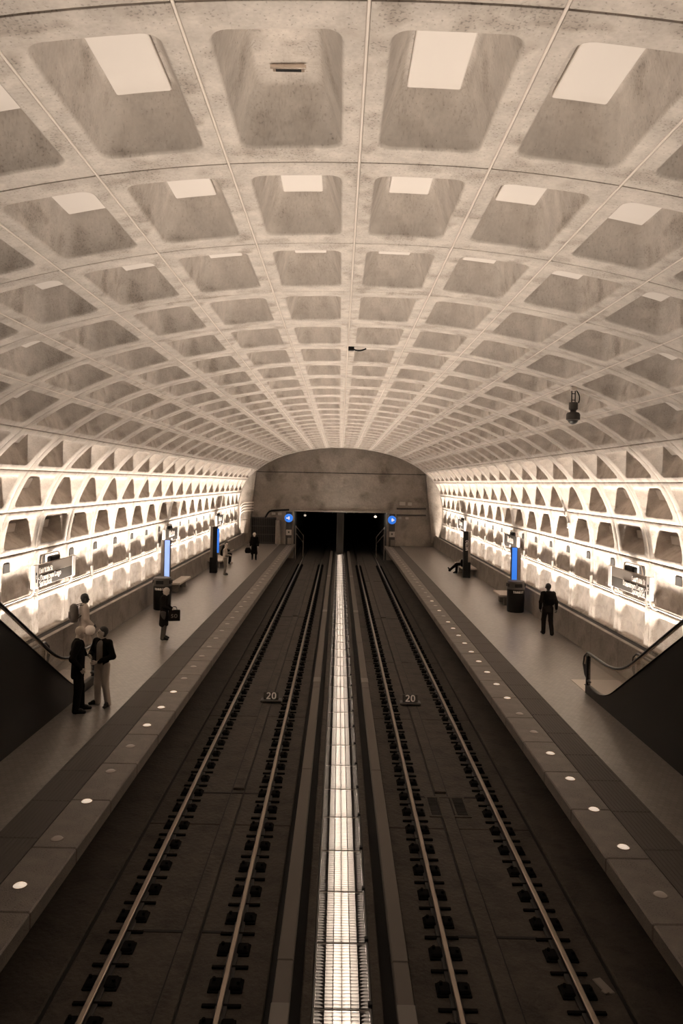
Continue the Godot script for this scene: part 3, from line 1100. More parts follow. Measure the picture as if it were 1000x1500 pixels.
func end_fittings() -> void:
	var ez := END_Z + 0.02
	for side in [-1.0, 1.0]:
		var name_ := "left" if side < 0 else "right"
		# sign post at the tunnel mouth
		var o := thing("tunnel_post", "post with a glowing blue sign at the %s tunnel mouth" % name_, "sign", Vector3(4.08 * side if side < 0 else 4.1, 0, -59.6))
		var st := begin()
		for s in [-1, 1]: box(st, Vector3(0.2 * s, 1.3, 0), Vector3(0.08, 2.6, 0.1), 0.01)
		box(st, Vector3(0, 1.3, -0.08), Vector3(0.4, 2.6, 0.04), 0.01)
		part("frame", st, "dark_brown", o)
		var bl := begin()
		lathe(bl, [Vector2(0, 0.06), Vector2(0.3, 0.06), Vector2(0.33, 0.03), Vector2(0.33, -0.03)], 20)
		part("blue_sign", bl, "blue", o, Vector3(0, 2.12, 0.1), Basis(Vector3.RIGHT, PI / 2))
		var gl := begin()
		box(gl, Vector3(0.02, 2.12, 0.17), Vector3(0.1, 0.24, 0.02), 0.01)
		box(gl, Vector3(0.12 * side, 2.12, 0.17), Vector3(0.12, 0.08, 0.02), 0.01)
		part("glyph", gl, "blue_glyph", o)
		var nb := begin()
		box(nb, Vector3(0.02, 0.98, 0.06), Vector3(0.44, 0.44, 0.04), 0.01)
		var note := part("notice", nb, "grey_box", o)
		var nm := begin()
		box(nm, Vector3(0.02, 1.0, 0.083), Vector3(0.12, 0.14, 0.006), 0.0)
		part("notice_mark", nm, "dark_brown", note)
		var lb := begin()
		box(lb, Vector3(0.1, 0.3, 0.06), Vector3(0.36, 0.5, 0.1), 0.02)
		part("cabinet", lb, "mid_brown", o)
		# sloping rail of the steps down to the track
		var hr := thing("step_rail", "sloping pipe rail by the steps at the %s tunnel mouth" % name_, "railing", Vector3(3.55 * side, 0, -60.0))
		var hs := begin()
		tube(hs, [Vector3(0, 1.45, -0.2), Vector3(-0.55 * side, 0.6, -1.6)], 0.035, 8)
		tube(hs, [Vector3(0, 0.9, -0.2), Vector3(-0.55 * side, 0.05, -1.6)], 0.035, 8)
		tube(hs, [Vector3(0, -1.2, -0.2), Vector3(0, 1.5, -0.2)], 0.035, 8)
		tube(hs, [Vector3(-0.55 * side, -1.2, -1.6), Vector3(-0.55 * side, 0.7, -1.6)], 0.035, 8)
		part("pipes", hs, "conduit", hr)
		# signal lamp inside the tunnel
		var tl := thing("tunnel_lamp", "small bright lamp inside the %s tunnel bore" % name_, "lamp", Vector3(2.95 * side, 2.2, -63.0))
		var ts := begin()
		lathe(ts, [Vector2(0, -0.09), Vector2(0.09, -0.06), Vector2(0.11, 0), Vector2(0.09, 0.06), Vector2(0, 0.09)], 12, Vector3.ZERO, true)
		part("bulb", ts, "tunnel_glow" if side > 0 else "lens_on", tl)
		var ol := OmniLight3D.new()
		ol.name = "lamp_light"
		ol.light_energy = 1.6 if side > 0 else 0.8
		ol.light_color = Color(1.0, 0.93, 0.85)
		ol.light_size = 0.08
		ol.omni_range = 60.0
		ol.omni_attenuation = 2.0
		ol.shadow_enabled = true
		tl.add_child(ol, true)
		var tb := begin()
		box(tb, Vector3(0, 0.2, -0.05), Vector3(0.08, 0.5, 0.08), 0.01)
		part("arm", tb, "black", tl)
	# right: pipes and boxes on the bulkhead
	var pp := thing("bulkhead_pipes", "two long dark pipes across the right of the end wall", "pipe", Vector3(0, 0, ez + 0.06))
	var ps := begin()
	tube(ps, [Vector3(4.5, 3.0, 0.06), Vector3(6.5, 3.03, 0.06), Vector3(6.85, 3.03, 0.06)], 0.07, 8)
	part("upper_pipe", ps, "dark_brown", pp)
	var ps2 := begin()
	tube(ps2, smooth_line([Vector3(4.5, 2.5, 0.06), Vector3(6.0, 2.5, 0.06), Vector3(6.85, 2.5, 0.06)], 0.2), 0.06, 8)
	part("lower_pipe", ps2, "dark_brown", pp)
	for b in [[4.95, 3.42, 0.5, 0.3, "larger upper"], [5.55, 3.4, 0.34, 0.28, "smaller upper"], [4.75, 2.27, 0.28, 0.2, "lower left"], [5.35, 2.25, 0.26, 0.18, "lower right"]]:
		var jb := thing("junction_box", "%s of four grey boxes on the end wall's right" % b[4], "box", Vector3(b[0], b[1], ez + 0.08), 0.0, "boxes on the end wall")
		var js := begin()
		box(js, Vector3.ZERO, Vector3(b[2], b[3], 0.16), 0.02)
		part("case", js, "grey_box", jb)
		var jl := begin()
		box(jl, Vector3(0, 0, 0.085), Vector3(b[2] * 0.86, b[3] * 0.82, 0.014), 0.004)
		part("cover", jl, "grey_box", jb)
	# left: dark gate, pillars, arrow box and bent conduits
	var g := thing("service_gate", "dark mesh service gate in the left of the end wall", "gate", Vector3(-6.12, 0, ez + 0.02))
	var gs := begin()
	box(gs, Vector3(0, 1.06, 0.04), Vector3(2.0, 2.12, 0.05), 0.01)
	part("leaf", gs, "sooty", g)
	var gf := begin()
	for k in 14: box(gf, Vector3(-0.95 + 0.146 * k, 1.06, 0.08), Vector3(0.02, 2.1, 0.02), 0.0)
	for k in 4: box(gf, Vector3(0, 0.1 + 0.65 * k, 0.08), Vector3(2.0, 0.04, 0.03), 0.0)
	part("bars", gf, "dark_brown", g)
	for k in 2:
		var pl := thing("short_pillar", ["square concrete pillar left of the service gate", "rounded concrete pillar right of the service gate"][k], "pillar", Vector3([-7.55, -4.95][k], 0, ez + 0.3))
		var s := begin()
		if k == 0: box(s, Vector3(0, 0.95, 0), Vector3(0.52, 1.9, 0.5), 0.03)
		else: lathe(s, [Vector2(0, 0), Vector2(0.22, 0), Vector2(0.22, 1.85), Vector2(0.19, 1.92), Vector2(0, 1.94)], 16)
		part("shaft", s, "end_concrete", pl)
	var ab := thing("arrow_box", "white box with a dark chevron on the left pillar", "sign", Vector3(-7.5, 1.92, ez + 0.3))
	var as_ := begin()
	box(as_, Vector3(0, 0.37, 0), Vector3(0.66, 0.74, 0.3), 0.03)
	part("case", as_, "white", ab)
	var av := begin()
	for s in [-1, 1]: box(av, Vector3(0.0, 0.38 + 0.1 * s, 0.155), Vector3(0.07, 0.32, 0.012), 0.0, Basis(Vector3.BACK, -0.7 * s))
	part("chevron", av, "mid_brown", ab)
	var cd := thing("bent_conduits", "pale conduits bending off the left wall onto the end wall", "conduit", Vector3(0, 0, ez))
	for k in 4:
		var s := begin()
		var y: float = 2.6 + 0.22 * k
		tube(s, smooth_line([Vector3(-7.97, 1.2, 0.65), Vector3(-7.95, y, 0.65), Vector3(-6.9, y + 0.05, 0.62)], 0.5), 0.035, 8)
		part("pipe", s, "bead", cd)
	var dc := thing("black_conduit", "black cable bundle arching over the service gate", "cable", Vector3(0, 0, ez))
	var ds := begin()
	tube(ds, smooth_line([Vector3(-6.0, 2.1, 0.1), Vector3(-5.7, 2.65, 0.1), Vector3(-4.1, 2.75, 0.1)], 0.3), 0.07, 8)
	part("bundle", ds, "black", dc)
	for k in 2:
		var jb := thing("pale_box", ["left", "right"][k] + " of two pale boxes above the rounded pillar", "box", Vector3([-5.35, -4.85][k], 2.4, ez + 0.06), 0.0, "pale boxes")
		var js := begin()
		box(js, Vector3.ZERO, Vector3(0.3, 0.2, 0.12), 0.02)
		box(js, Vector3(0, 0, 0.065), Vector3(0.24, 0.15, 0.012), 0.003)
		part("case", js, "grey_box", jb)

# ------------------------------------------------------------------ people
# a primitive is [a, b, radius at a, radius at b, flattening front to back, cut]
func field_mesh(st: SurfaceTool, prims: Array, cell: float, blend: float, base: int) -> int:
	var lo := Vector3(1e9, 1e9, 1e9)
	var hi := -lo
	for p in prims:
		if p.size() > 5: continue
		var r: float = maxf(p[2], p[3])
		for q in [p[0], p[1]]:
			lo = lo.min(q - Vector3.ONE * r)
			hi = hi.max(q + Vector3.ONE * r)
	lo -= Vector3.ONE * cell * 2.5
	hi += Vector3.ONE * cell * 2.5
	var nx := int(ceil((hi.x - lo.x) / cell)) + 1
	var ny := int(ceil((hi.y - lo.y) / cell)) + 1
	var nz := int(ceil((hi.z - lo.z) / cell)) + 1
	var f := PackedFloat32Array()
	f.resize(nx * ny * nz)
	f.fill(0.2)
	for p in prims:
		var a: Vector3 = p[0]
		var b: Vector3 = p[1]
		var ra: float = p[2]
		var rb: float = p[3]
		var k: float = p[4]
		var cut: bool = p.size() > 5
		var r := maxf(ra, rb) + blend + 2.0 * cell
		var m0 := ((a.min(b) - Vector3.ONE * r - lo) / cell).floor().max(Vector3.ZERO)
		var m1 := ((a.max(b) + Vector3.ONE * r - lo) / cell).ceil().min(Vector3(nx - 1, ny - 1, nz - 1))
		var ba := b - a
		ba.z *= k
		var bb := maxf(ba.dot(ba), 1e-9)
		for iz in range(int(m0.z), int(m1.z) + 1):
			var pz := (lo.z + iz * cell - a.z) * k
			for iy in range(int(m0.y), int(m1.y) + 1):
				var py := lo.y + iy * cell - a.y
				var at := (iz * ny + iy) * nx
				for ix in range(int(m0.x), int(m1.x) + 1):
					var pa := Vector3(lo.x + ix * cell - a.x, py, pz)
					var t := clampf(pa.dot(ba) / bb, 0.0, 1.0)
					var d := (pa - ba * t).length() - ra - (rb - ra) * t
					var o := f[at + ix]
					if cut:
						f[at + ix] = maxf(o, -d)
					else:
						var h := maxf(blend - absf(o - d), 0.0)
						f[at + ix] = minf(o, d) - h * h * 0.25 / blend
	var where := PackedInt32Array()
	where.resize(nx * ny * nz)
	where.fill(-1)
	var count := base
	var sx := 1
	var sy := nx
	var sz := nx * ny
	var offs := [0, sx, sy, sx + sy, sz, sz + sx, sz + sy, sz + sx + sy]
	var corner := [Vector3(0, 0, 0), Vector3(1, 0, 0), Vector3(0, 1, 0), Vector3(1, 1, 0), Vector3(0, 0, 1), Vector3(1, 0, 1), Vector3(0, 1, 1), Vector3(1, 1, 1)]
	var edges := [[0, 1], [2, 3], [4, 5], [6, 7], [0, 2], [1, 3], [4, 6], [5, 7], [0, 4], [1, 5], [2, 6], [3, 7]]
	for iz in nz - 1:
		for iy in ny - 1:
			var row := (iz * ny + iy) * nx
			for ix in nx - 1:
				var i := row + ix
				var v0 := f[i]
				if v0 > 3.5 * cell or v0 < -3.5 * cell: continue
				var inside := 0
				for k in 8:
					if f[i + offs[k]] < 0.0: inside += 1
				if inside == 0 or inside == 8: continue
				var sum := Vector3.ZERO
				var n := 0
				for e in edges:
					var p0: float = f[i + offs[e[0]]]
					var p1: float = f[i + offs[e[1]]]
					if (p0 < 0.0) != (p1 < 0.0):
						sum += (corner[e[0]] as Vector3).lerp(corner[e[1]], p0 / (p0 - p1))
						n += 1
				var g := Vector3.ZERO
				for k in 8: g += (corner[k] * 2.0 - Vector3.ONE) * f[i + offs[k]]
				st.set_normal(g.normalized())
				st.add_vertex(lo + (Vector3(ix, iy, iz) + sum / n) * cell)
				where[i] = count
				count += 1
	for iz in range(1, nz - 1):
		for iy in range(1, ny - 1):
			for ix in range(1, nx - 1):
				var i := (iz * ny + iy) * nx + ix
				var v0 := f[i]
				if v0 > 2.0 * cell or v0 < -2.0 * cell: continue
				for ax in 3:
					var v1 := f[i + [sx, sy, sz][ax]]
					if (v0 < 0.0) == (v1 < 0.0): continue
					var u: int = [sy, sz, sx][ax]
					var w: int = [sz, sx, sy][ax]
					var q := [where[i - u - w], where[i - w], where[i], where[i - u]]
					if q.has(-1): continue
					if v0 >= 0.0: q.reverse()
					for k in [0, 2, 1, 0, 3, 2]: st.add_index(q[k])
	return count

func flesh(called: String, grids: Array, material: String, parent: Node3D) -> MeshInstance3D:
	var st := SurfaceTool.new()
	st.begin(Mesh.PRIMITIVE_TRIANGLES)
	var n := 0
	for g in grids: n = field_mesh(st, g[0], g[1], g[2], n)
	var m := st.commit()
	m.surface_set_material(0, M[material])
	return put(called, m, parent)

const STAND := {
	"pelvis": Vector3(0, 0.95, 0), "waist": Vector3(0, 1.1, 0.01), "chest": Vector3(0, 1.33, 0), "neck": Vector3(0, 1.47, -0.01), "head": Vector3(0, 1.63, 0.02),
	"shoulder_l": Vector3(0.18, 1.42, 0), "elbow_l": Vector3(0.24, 1.14, -0.03), "wrist_l": Vector3(0.25, 0.90, 0.05),
	"shoulder_r": Vector3(-0.18, 1.42, 0), "elbow_r": Vector3(-0.24, 1.14, -0.03), "wrist_r": Vector3(-0.25, 0.90, 0.05),
	"hip_l": Vector3(0.09, 0.92, 0), "knee_l": Vector3(0.105, 0.50, 0.02), "ankle_l": Vector3(0.11, 0.09, -0.02), "toe_l": Vector3(0.13, 0.035, 0.15),
	"hip_r": Vector3(-0.09, 0.92, 0), "knee_r": Vector3(-0.105, 0.50, 0.02), "ankle_r": Vector3(-0.11, 0.09, -0.02), "toe_r": Vector3(-0.13, 0.035, 0.15),
}

func hand_prims(J: Dictionary, s: String) -> Array:
	var w: Vector3 = J["wrist_" + s]
	var d: Vector3 = (w - J["elbow_" + s]).normalized()
	var inward := Vector3(-1 if s == "l" else 1, 0, 0)
	var across := d.cross(inward).normalized()      # from the little finger to the thumb side
	if across.z < 0: across = -across
	inward = (inward - d * inward.dot(d)).normalized()
	var out := []
	var lens := [0.060, 0.070, 0.075, 0.068]
	for k in 4:
		var o := across * (k - 1.5) * 0.019
		var base_: Vector3 = w + d * 0.02 + o * 0.7
		var knuckle: Vector3 = w + d * 0.088 + o
		var mid: Vector3 = knuckle + (d * 0.8 + inward * 0.5).normalized() * lens[k] * 0.52
		var tip: Vector3 = mid + (d * 0.35 + inward * 0.9).normalized() * lens[k] * 0.5
		out.append([base_, knuckle, 0.014, 0.0115, 1.0])
		out.append([knuckle, mid, 0.0095, 0.009, 1.0])
		out.append([mid, tip, 0.009, 0.0075, 1.0])
	var th0: Vector3 = w + d * 0.025 + across * 0.02
	var th1: Vector3 = th0 + (d * 0.6 + across * 0.6 + inward * 0.3).normalized() * 0.042
	var th2: Vector3 = th1 + (d * 0.8 + inward * 0.5).normalized() * 0.034
	out.append([th0, th1, 0.014, 0.011, 1.0])
	out.append([th1, th2, 0.0105, 0.0085, 1.0])
	return out

func person(label: String, at: Vector3, yaw: float, size: float, pose: Dictionary, wear: Dictionary, cell: float) -> Node3D:
	var o := thing("person", label, "person", at, deg_to_rad(yaw))
	o.scale = Vector3.ONE * size
	var J := STAND.duplicate()
	J.merge(pose, true)
	var hb: Basis = wear.get("head", Basis.IDENTITY)
	var hc: Vector3 = J["head"]
	var near := cell < 0.02
	# skin: one continuous body, with finer grids for the head and hands
	var b := [
		[J.pelvis, J.waist, 0.12, 0.11, 1.3], [J.waist, J.chest, 0.11, 0.13, 1.35], [J.chest, J.neck, 0.11, 0.05, 1.3], [J.neck, hc - Vector3(0, 0.06, 0), 0.055, 0.052, 1.0],
		[J.shoulder_l, J.shoulder_r, 0.05, 0.05, 1.0]]
	for s in ["l", "r"]:
		b.append([J["shoulder_" + s], J["elbow_" + s], 0.048, 0.038, 1.0])
		b.append([J["elbow_" + s], J["wrist_" + s], 0.038, 0.026, 1.0])
		b.append([J["hip_" + s], J["knee_" + s], 0.078, 0.052, 1.0])
		b.append([J["knee_" + s], J["ankle_" + s], 0.052, 0.036, 1.0])
		b.append([J["ankle_" + s], J["toe_" + s], 0.036, 0.026, 1.0])
		if not near: b.append([J["wrist_" + s], J["wrist_" + s] + (J["wrist_" + s] - J["elbow_" + s]).normalized() * 0.1, 0.03, 0.03, 1.0])
	var face := func(x: float, y: float, z: float) -> Vector3: return hc + hb * Vector3(x, y, z)
	var hd := [
		[face.call(0, 0.03, -0.015), face.call(0, 0.035, -0.005), 0.094, 0.094, 1.0], [face.call(0, -0.02, 0.015), face.call(0, -0.065, 0.045), 0.075, 0.05, 1.0],
		[face.call(0, 0.015, 0.088), face.call(0, -0.02, 0.105), 0.012, 0.017, 1.0], [face.call(-0.02, -0.052, 0.085), face.call(0.02, -0.052, 0.085), 0.012, 0.012, 1.0],
		[face.call(-0.03, 0.028, 0.078), face.call(0.03, 0.028, 0.078), 0.013, 0.013, 1.0],
		[face.call(0.088, 0.015, -0.005), face.call(0.094, -0.02, 0.0), 0.018, 0.013, 1.0], [face.call(-0.088, 0.015, -0.005), face.call(-0.094, -0.02, 0.0), 0.018, 0.013, 1.0],
		[J.neck, face.call(0, -0.05, -0.01), 0.054, 0.052, 1.0]]
	var grids := [[b, cell, 0.035], [hd, 0.008 if near else 0.016, 0.018]]
	if near:
		for s in ["l", "r"]: grids.append([hand_prims(J, s), 0.006, 0.006])
	flesh("body", grids, wear.skin, o)
	if near:
		for s in [-1.0, 1.0]:
			var e := begin()
			lathe(e, [Vector2(0, 0.011), Vector2(0.008, 0.007), Vector2(0.011, 0), Vector2(0.008, -0.007), Vector2(0, -0.011)], 10, face.call(0.032 * s, 0.005, 0.082), true)
			part("eye", e, "black", o)
	# trousers
	var ht: float = wear.get("leg_width", 0.0)
	var tr := [[J.pelvis, J.waist, 0.15, 0.135, 1.3]]
	for s in ["l", "r"]:
		var hem: Vector3 = J["ankle_" + s].lerp(J["knee_" + s], -0.06)
		tr.append([J["hip_" + s], J["knee_" + s], 0.102 + ht, 0.08 + ht, 1.0])
		tr.append([J["knee_" + s], hem, 0.08 + ht, 0.07 + ht, 1.0])
	flesh("trousers", [[tr, cell, 0.03]], wear.trousers, o)
	for s in ["l", "r"]:
		var heel: Vector3 = J["ankle_" + s] + Vector3(0, -0.04, -0.02)
		flesh("shoe", [[[[heel, J["toe_" + s], 0.047, 0.034, 1.0], [J["ankle_" + s], heel, 0.048, 0.047, 1.0], [J["ankle_" + s] + Vector3(0, 0.005, 0.015), J["ankle_" + s].lerp(J["toe_" + s], 0.65) + Vector3(0, 0.012, 0), 0.048, 0.038, 1.0]], minf(cell, 0.014), 0.02]], wear.get("shoes", "black"), o)
	if wear.has("shirt"):
		flesh("shirt", [[[[J.waist - Vector3(0, 0.1, 0), J.chest, 0.148, 0.158, 1.32], [J.chest, J.neck, 0.13, 0.06, 1.3]], cell, 0.03]], wear.shirt, o)
	# jacket or coat
	var hem_y: float = wear.get("hem", 0.14)
	var up: Vector3 = (J.chest - J.pelvis).normalized()
	var low: Vector3 = J.pelvis - up * hem_y
	var jk := [[low, J.waist, 0.17 + wear.get("flare", 0.0), 0.165, 1.3], [J.waist, J.chest, 0.165, 0.18, 1.35], [J.chest, J.neck, 0.15, 0.065, 1.25], [J.shoulder_l, J.shoulder_r, 0.078, 0.078, 1.1]]
	for s in ["l", "r"]:
		jk.append([J["shoulder_" + s], J["elbow_" + s], 0.076, 0.062, 1.0])
		jk.append([J["elbow_" + s], J["elbow_" + s].lerp(J["wrist_" + s], 0.95), 0.062, 0.05, 1.0])
	if wear.has("open"):   # the open front
		var w: float = wear.open
		jk.append([low + Vector3(0, -0.16, 0.24), J.neck + Vector3(0, -0.02, 0.19), w, w * 0.7, 0.8, true])
	jk.append([low - up * 0.22, low - up * 0.2, 0.2, 0.2, 1.0, true])
	flesh(wear.get("top_name", "jacket"), [[jk, cell, 0.03]], wear.top, o)
	if wear.has("collar"):
		flesh("collar", [[[[J.neck + Vector3(0.03, -0.02, 0.02), J.neck + Vector3(-0.03, -0.02, 0.02), 0.065, 0.065, 1.0], [J.neck + Vector3(0, -0.02, 0.07), J.chest + Vector3(0, -0.02, 0.125), 0.035, 0.02, 1.0]], 0.012, 0.02]], wear.collar, o)
	if wear.has("tie"):
		flesh("tie", [[[[J.neck + Vector3(0, -0.05, 0.085), J.waist + Vector3(0, 0.06, 0.15), 0.018, 0.03, 1.0]], 0.01, 0.01]], wear.tie, o)
	if wear.has("hair"):
		var low_hair: float = wear.get("hair_low", 0.0)
		var hp := [[face.call(0, 0.045, -0.028), face.call(0, 0.05, -0.015), 0.097, 0.097, 1.0], [face.call(0, 0.0, -0.04), face.call(0, -0.04 - low_hair, -0.04), 0.08, 0.06, 1.0],
			[face.call(0, -0.06, 0.1), face.call(0, 0.02, 0.11), 0.06, 0.075, 1.0, true]]
		flesh("hair", [[hp, 0.01 if near else 0.018, 0.02]], wear.hair, o)
	return o

func pack(label: String, at: Vector3, yaw: float, size: Vector3, material: String) -> Node3D:
	var o := thing("backpack", label, "backpack", at, deg_to_rad(yaw))
	var s := begin()
	lathe(s, [Vector2(0, -0.5), Vector2(0.38, -0.48), Vector2(0.5, -0.36), Vector2(0.5, 0.2), Vector2(0.42, 0.4), Vector2(0.2, 0.5), Vector2(0, 0.5)], 16, Vector3.ZERO, true)
	part("bag", s, material, o, Vector3.ZERO, Basis.from_scale(size))
	var p := begin()
	box(p, Vector3(0, -0.1 * size.y, -0.42 * size.z), Vector3(size.x * 0.6, size.y * 0.4, size.z * 0.3), 0.03)
	part("pocket", p, material, o)
	for k in [-1, 1]:
		var st := begin()
		tube(st, smooth_line([Vector3(0.1 * k, 0.42 * size.y, 0.3 * size.z), Vector3(0.12 * k, 0.5 * size.y, 0.28), Vector3(0.12 * k, 0.2 * size.y, 0.36), Vector3(0.12 * k, -0.3 * size.y, 0.25 * size.z)], 0.1), 0.016, 6, Vector2(1.6, 0.7))
		part("strap", st, "black", o)
	return o

func people() -> void:
	mat("skin", sepia(0.46, 1.25), 0.6)
	mat("skin_pale", sepia(0.5, 1.1), 0.6)
	mat("skin_dark", sepia(0.03, 1.3), 0.5)
	mat("suit", sepia(0.008, 1.2), 0.9).metallic_specular = 0.15
	mat("coat_black", sepia(0.005, 1.2), 0.9).metallic_specular = 0.15
	mat("coat_dark", sepia(0.012, 1.2), 0.9).metallic_specular = 0.15
	mat("cloth_mid", sepia(0.13, 1.2), 0.85)
	mat("cloth_grey", sepia(0.06, 1.2), 0.85)
	mat("khaki", sepia(0.34, 1.2), 0.85)
	mat("cloth_pale", sepia(0.42, 1.1), 0.85)
	mat("cream", sepia(0.75, 0.8), 0.8)
	mat("hair_grey", sepia(0.5, 0.9), 0.8)
	mat("hair_dark", sepia(0.012, 1.2), 0.7)
	# two men talking by the left escalator
	person("bald man in a dark suit and tie standing by the left escalator", Vector3(-5.62, 0, -16.0), 108, 1.05,
		{"elbow_r": Vector3(-0.27, 1.14, -0.1), "wrist_r": Vector3(-0.22, 0.93, 0.06), "elbow_l": Vector3(0.26, 1.14, -0.1), "wrist_l": Vector3(0.22, 0.93, 0.06), "head": Vector3(0, 1.62, 0.04), "ankle_l": Vector3(0.12, 0.09, 0.08), "toe_l": Vector3(0.14, 0.035, 0.26), "knee_l": Vector3(0.11, 0.5, 0.06)},
		{"skin": "skin", "trousers": "suit", "top": "suit", "collar": "cream", "tie": "coat_black", "hem": 0.2, "head": Basis(Vector3.RIGHT, 0.18)}, 0.014)
	person("man in open black blazer and khaki trousers gesturing on the left platform", Vector3(-5.25, 0, -16.5), -24, 0.985,
		{"elbow_r": Vector3(-0.29, 1.15, 0.02), "wrist_r": Vector3(-0.13, 1.16, 0.26), "elbow_l": Vector3(0.30, 1.13, 0.0), "wrist_l": Vector3(0.08, 1.04, 0.27), "toe_r": Vector3(-0.27, 0.035, 0.08), "ankle_r": Vector3(-0.13, 0.09, -0.02), "hip_l": Vector3(0.09, 0.92, 0), "ankle_l": Vector3(0.16, 0.09, -0.02), "toe_l": Vector3(0.2, 0.035, 0.15)},
		{"skin": "skin", "trousers": "khaki", "top": "coat_black", "top_name": "blazer", "shirt": "cloth_mid", "open": 0.15, "hair": "hair_dark", "hem": 0.13, "head": Basis(Vector3.UP, -0.75) * Basis(Vector3.RIGHT, -0.15)}, 0.014)
	# traveller with backpack behind the escalator
	person("traveller in a pale jacket walking behind the left escalator's foot", Vector3(-7.05, 0, -20.6), 118, 1.03,
		{"elbow_r": Vector3(-0.26, 1.14, 0.0), "wrist_r": Vector3(-0.24, 0.96, 0.18), "ankle_l": Vector3(0.11, 0.09, 0.22), "toe_l": Vector3(0.12, 0.05, 0.38), "knee_l": Vector3(0.105, 0.52, 0.14), "ankle_r": Vector3(-0.11, 0.11, -0.22), "toe_r": Vector3(-0.12, 0.035, -0.06), "knee_r": Vector3(-0.105, 0.5, 0.0)},
		{"skin": "skin_dark", "trousers": "cloth_pale", "top": "cloth_pale", "hair": "hair_dark", "hem": 0.1, "head": Basis(Vector3.RIGHT, 0.1)}, 0.016)
	pack("grey backpack worn by the traveller in the pale jacket", Vector3(-7.29, 1.3, -20.49), 118, Vector3(0.36, 0.5, 0.24), "cloth_grey")
	var hl := begin()
	lathe(hl, [Vector2(0, 0.14), Vector2(0.07, 0.125), Vector2(0.125, 0.07), Vector2(0.14, 0.0), Vector2(0.12, -0.08), Vector2(0.07, -0.12), Vector2(0, -0.125)], 18, Vector3.ZERO, true)
	tag(part("white_helmet", hl, "cream", self, Vector3(-6.82, 0.86, -20.42)), "round white helmet carried low by the traveller in the pale jacket", "helmet")
	# old man with a carrier bag
	person("white-haired man in a long dark coat looking down into his bag", Vector3(-5.52, 0, -23.45), 96, 0.93,
		{"head": Vector3(0, 1.60, 0.07), "neck": Vector3(0, 1.46, 0.02), "elbow_r": Vector3(-0.25, 1.14, 0.02), "wrist_r": Vector3(-0.16, 1.02, 0.24), "elbow_l": Vector3(0.25, 1.14, 0.02), "wrist_l": Vector3(0.12, 1.02, 0.25)},
		{"skin": "skin_pale", "trousers": "cloth_grey", "top": "coat_dark", "top_name": "coat", "hair": "hair_grey", "hem": 0.42, "flare": 0.03, "head": Basis(Vector3.RIGHT, 0.5)}, 0.016)
	var bag := thing("carrier_bag", "dark carrier bag with pale print held by the white-haired man", "bag", Vector3(-5.18, 0.62, -23.38), 0.25)
	var bs := begin()
	box(bs, Vector3(0, 0.15, 0), Vector3(0.36, 0.34, 0.12), 0.02)
	part("sack", bs, "coat_dark", bag)
	for k in [-1, 1]:
		var hs := begin()
		tube(hs, smooth_line([Vector3(-0.08, 0.32, 0.04 * k), Vector3(-0.06, 0.42, 0.02 * k), Vector3(0.06, 0.42, 0.02 * k), Vector3(0.08, 0.32, 0.04 * k)], 0.05), 0.008, 6)
		part("handle", hs, "black", bag)
	text("SO", 0.12, 0.006, "cloth_mid", bag, Vector3(0, 0.14, 0.064), 0.0, "print", true)
	# by the far left pylon
	person("youth in jeans and patterned jacket standing at the far left pylon", Vector3(-6.1, 0, -39.8), 100, 0.94,
		{"head": Vector3(0, 1.60, 0.07), "elbow_r": Vector3(-0.25, 1.14, 0.0), "wrist_r": Vector3(-0.1, 1.1, 0.24), "elbow_l": Vector3(0.25, 1.14, 0.0), "wrist_l": Vector3(0.1, 1.1, 0.24)},
		{"skin": "skin_pale", "trousers": "cloth_mid", "top": "khaki", "hair": "khaki", "shoes": "hair_dark", "hem": 0.14, "head": Basis(Vector3.RIGHT, 0.45)}, 0.022)
	var sit := {"pelvis": Vector3(0, 0.60, -0.05), "waist": Vector3(0, 0.75, -0.03), "chest": Vector3(0, 0.98, 0.05), "neck": Vector3(0, 1.12, 0.1), "head": Vector3(0, 1.25, 0.18),
		"shoulder_l": Vector3(0.18, 1.06, 0.07), "elbow_l": Vector3(0.22, 0.82, 0.18), "wrist_l": Vector3(0.1, 0.8, 0.4), "shoulder_r": Vector3(-0.18, 1.06, 0.07), "elbow_r": Vector3(-0.22, 0.82, 0.18), "wrist_r": Vector3(-0.1, 0.8, 0.4),
		"hip_l": Vector3(0.09, 0.57, 0.0), "knee_l": Vector3(0.12, 0.56, 0.44), "ankle_l": Vector3(0.12, 0.09, 0.40), "toe_l": Vector3(0.13, 0.035, 0.56), "hip_r": Vector3(-0.09, 0.57, 0.0), "knee_r": Vector3(-0.12, 0.56, 0.44), "ankle_r": Vector3(-0.12, 0.09, 0.40), "toe_r": Vector3(-0.13, 0.035, 0.56)}
	person("person in black seated reading on the far left bench", Vector3(-7.02, 0, -45.2), 90, 0.97, sit,
		{"skin": "skin", "trousers": "coat_black", "top": "coat_black", "hair": "hair_dark", "shoes": "cloth_pale", "hem": 0.06, "head": Basis(Vector3.RIGHT, 0.5)}, 0.022)
	var pg := begin()
	box(pg, Vector3.ZERO, Vector3(0.28, 0.012, 0.36), 0.003, Basis(Vector3.BACK, 0.4))
	tag(part("white_booklet", pg, "cream", self, Vector3(-6.52, 0.80, -45.2)), "open white booklet on the lap of the seated person in black", "booklet")
	person("person in a long black coat standing at the left platform's far end", Vector3(-5.44, 0, -47.6), 8, 0.98,
		{}, {"skin": "skin_pale", "trousers": "coat_black", "top": "coat_black", "top_name": "coat", "hair": "hair_grey", "hem": 0.5, "flare": 0.05, "leg_width": -0.01}, 0.022)
	var hbg := thing("black_bag", "plump black bag carried by the person in the long black coat", "bag", Vector3(-5.82, 0.42, -47.5))
	var hb2 := begin()
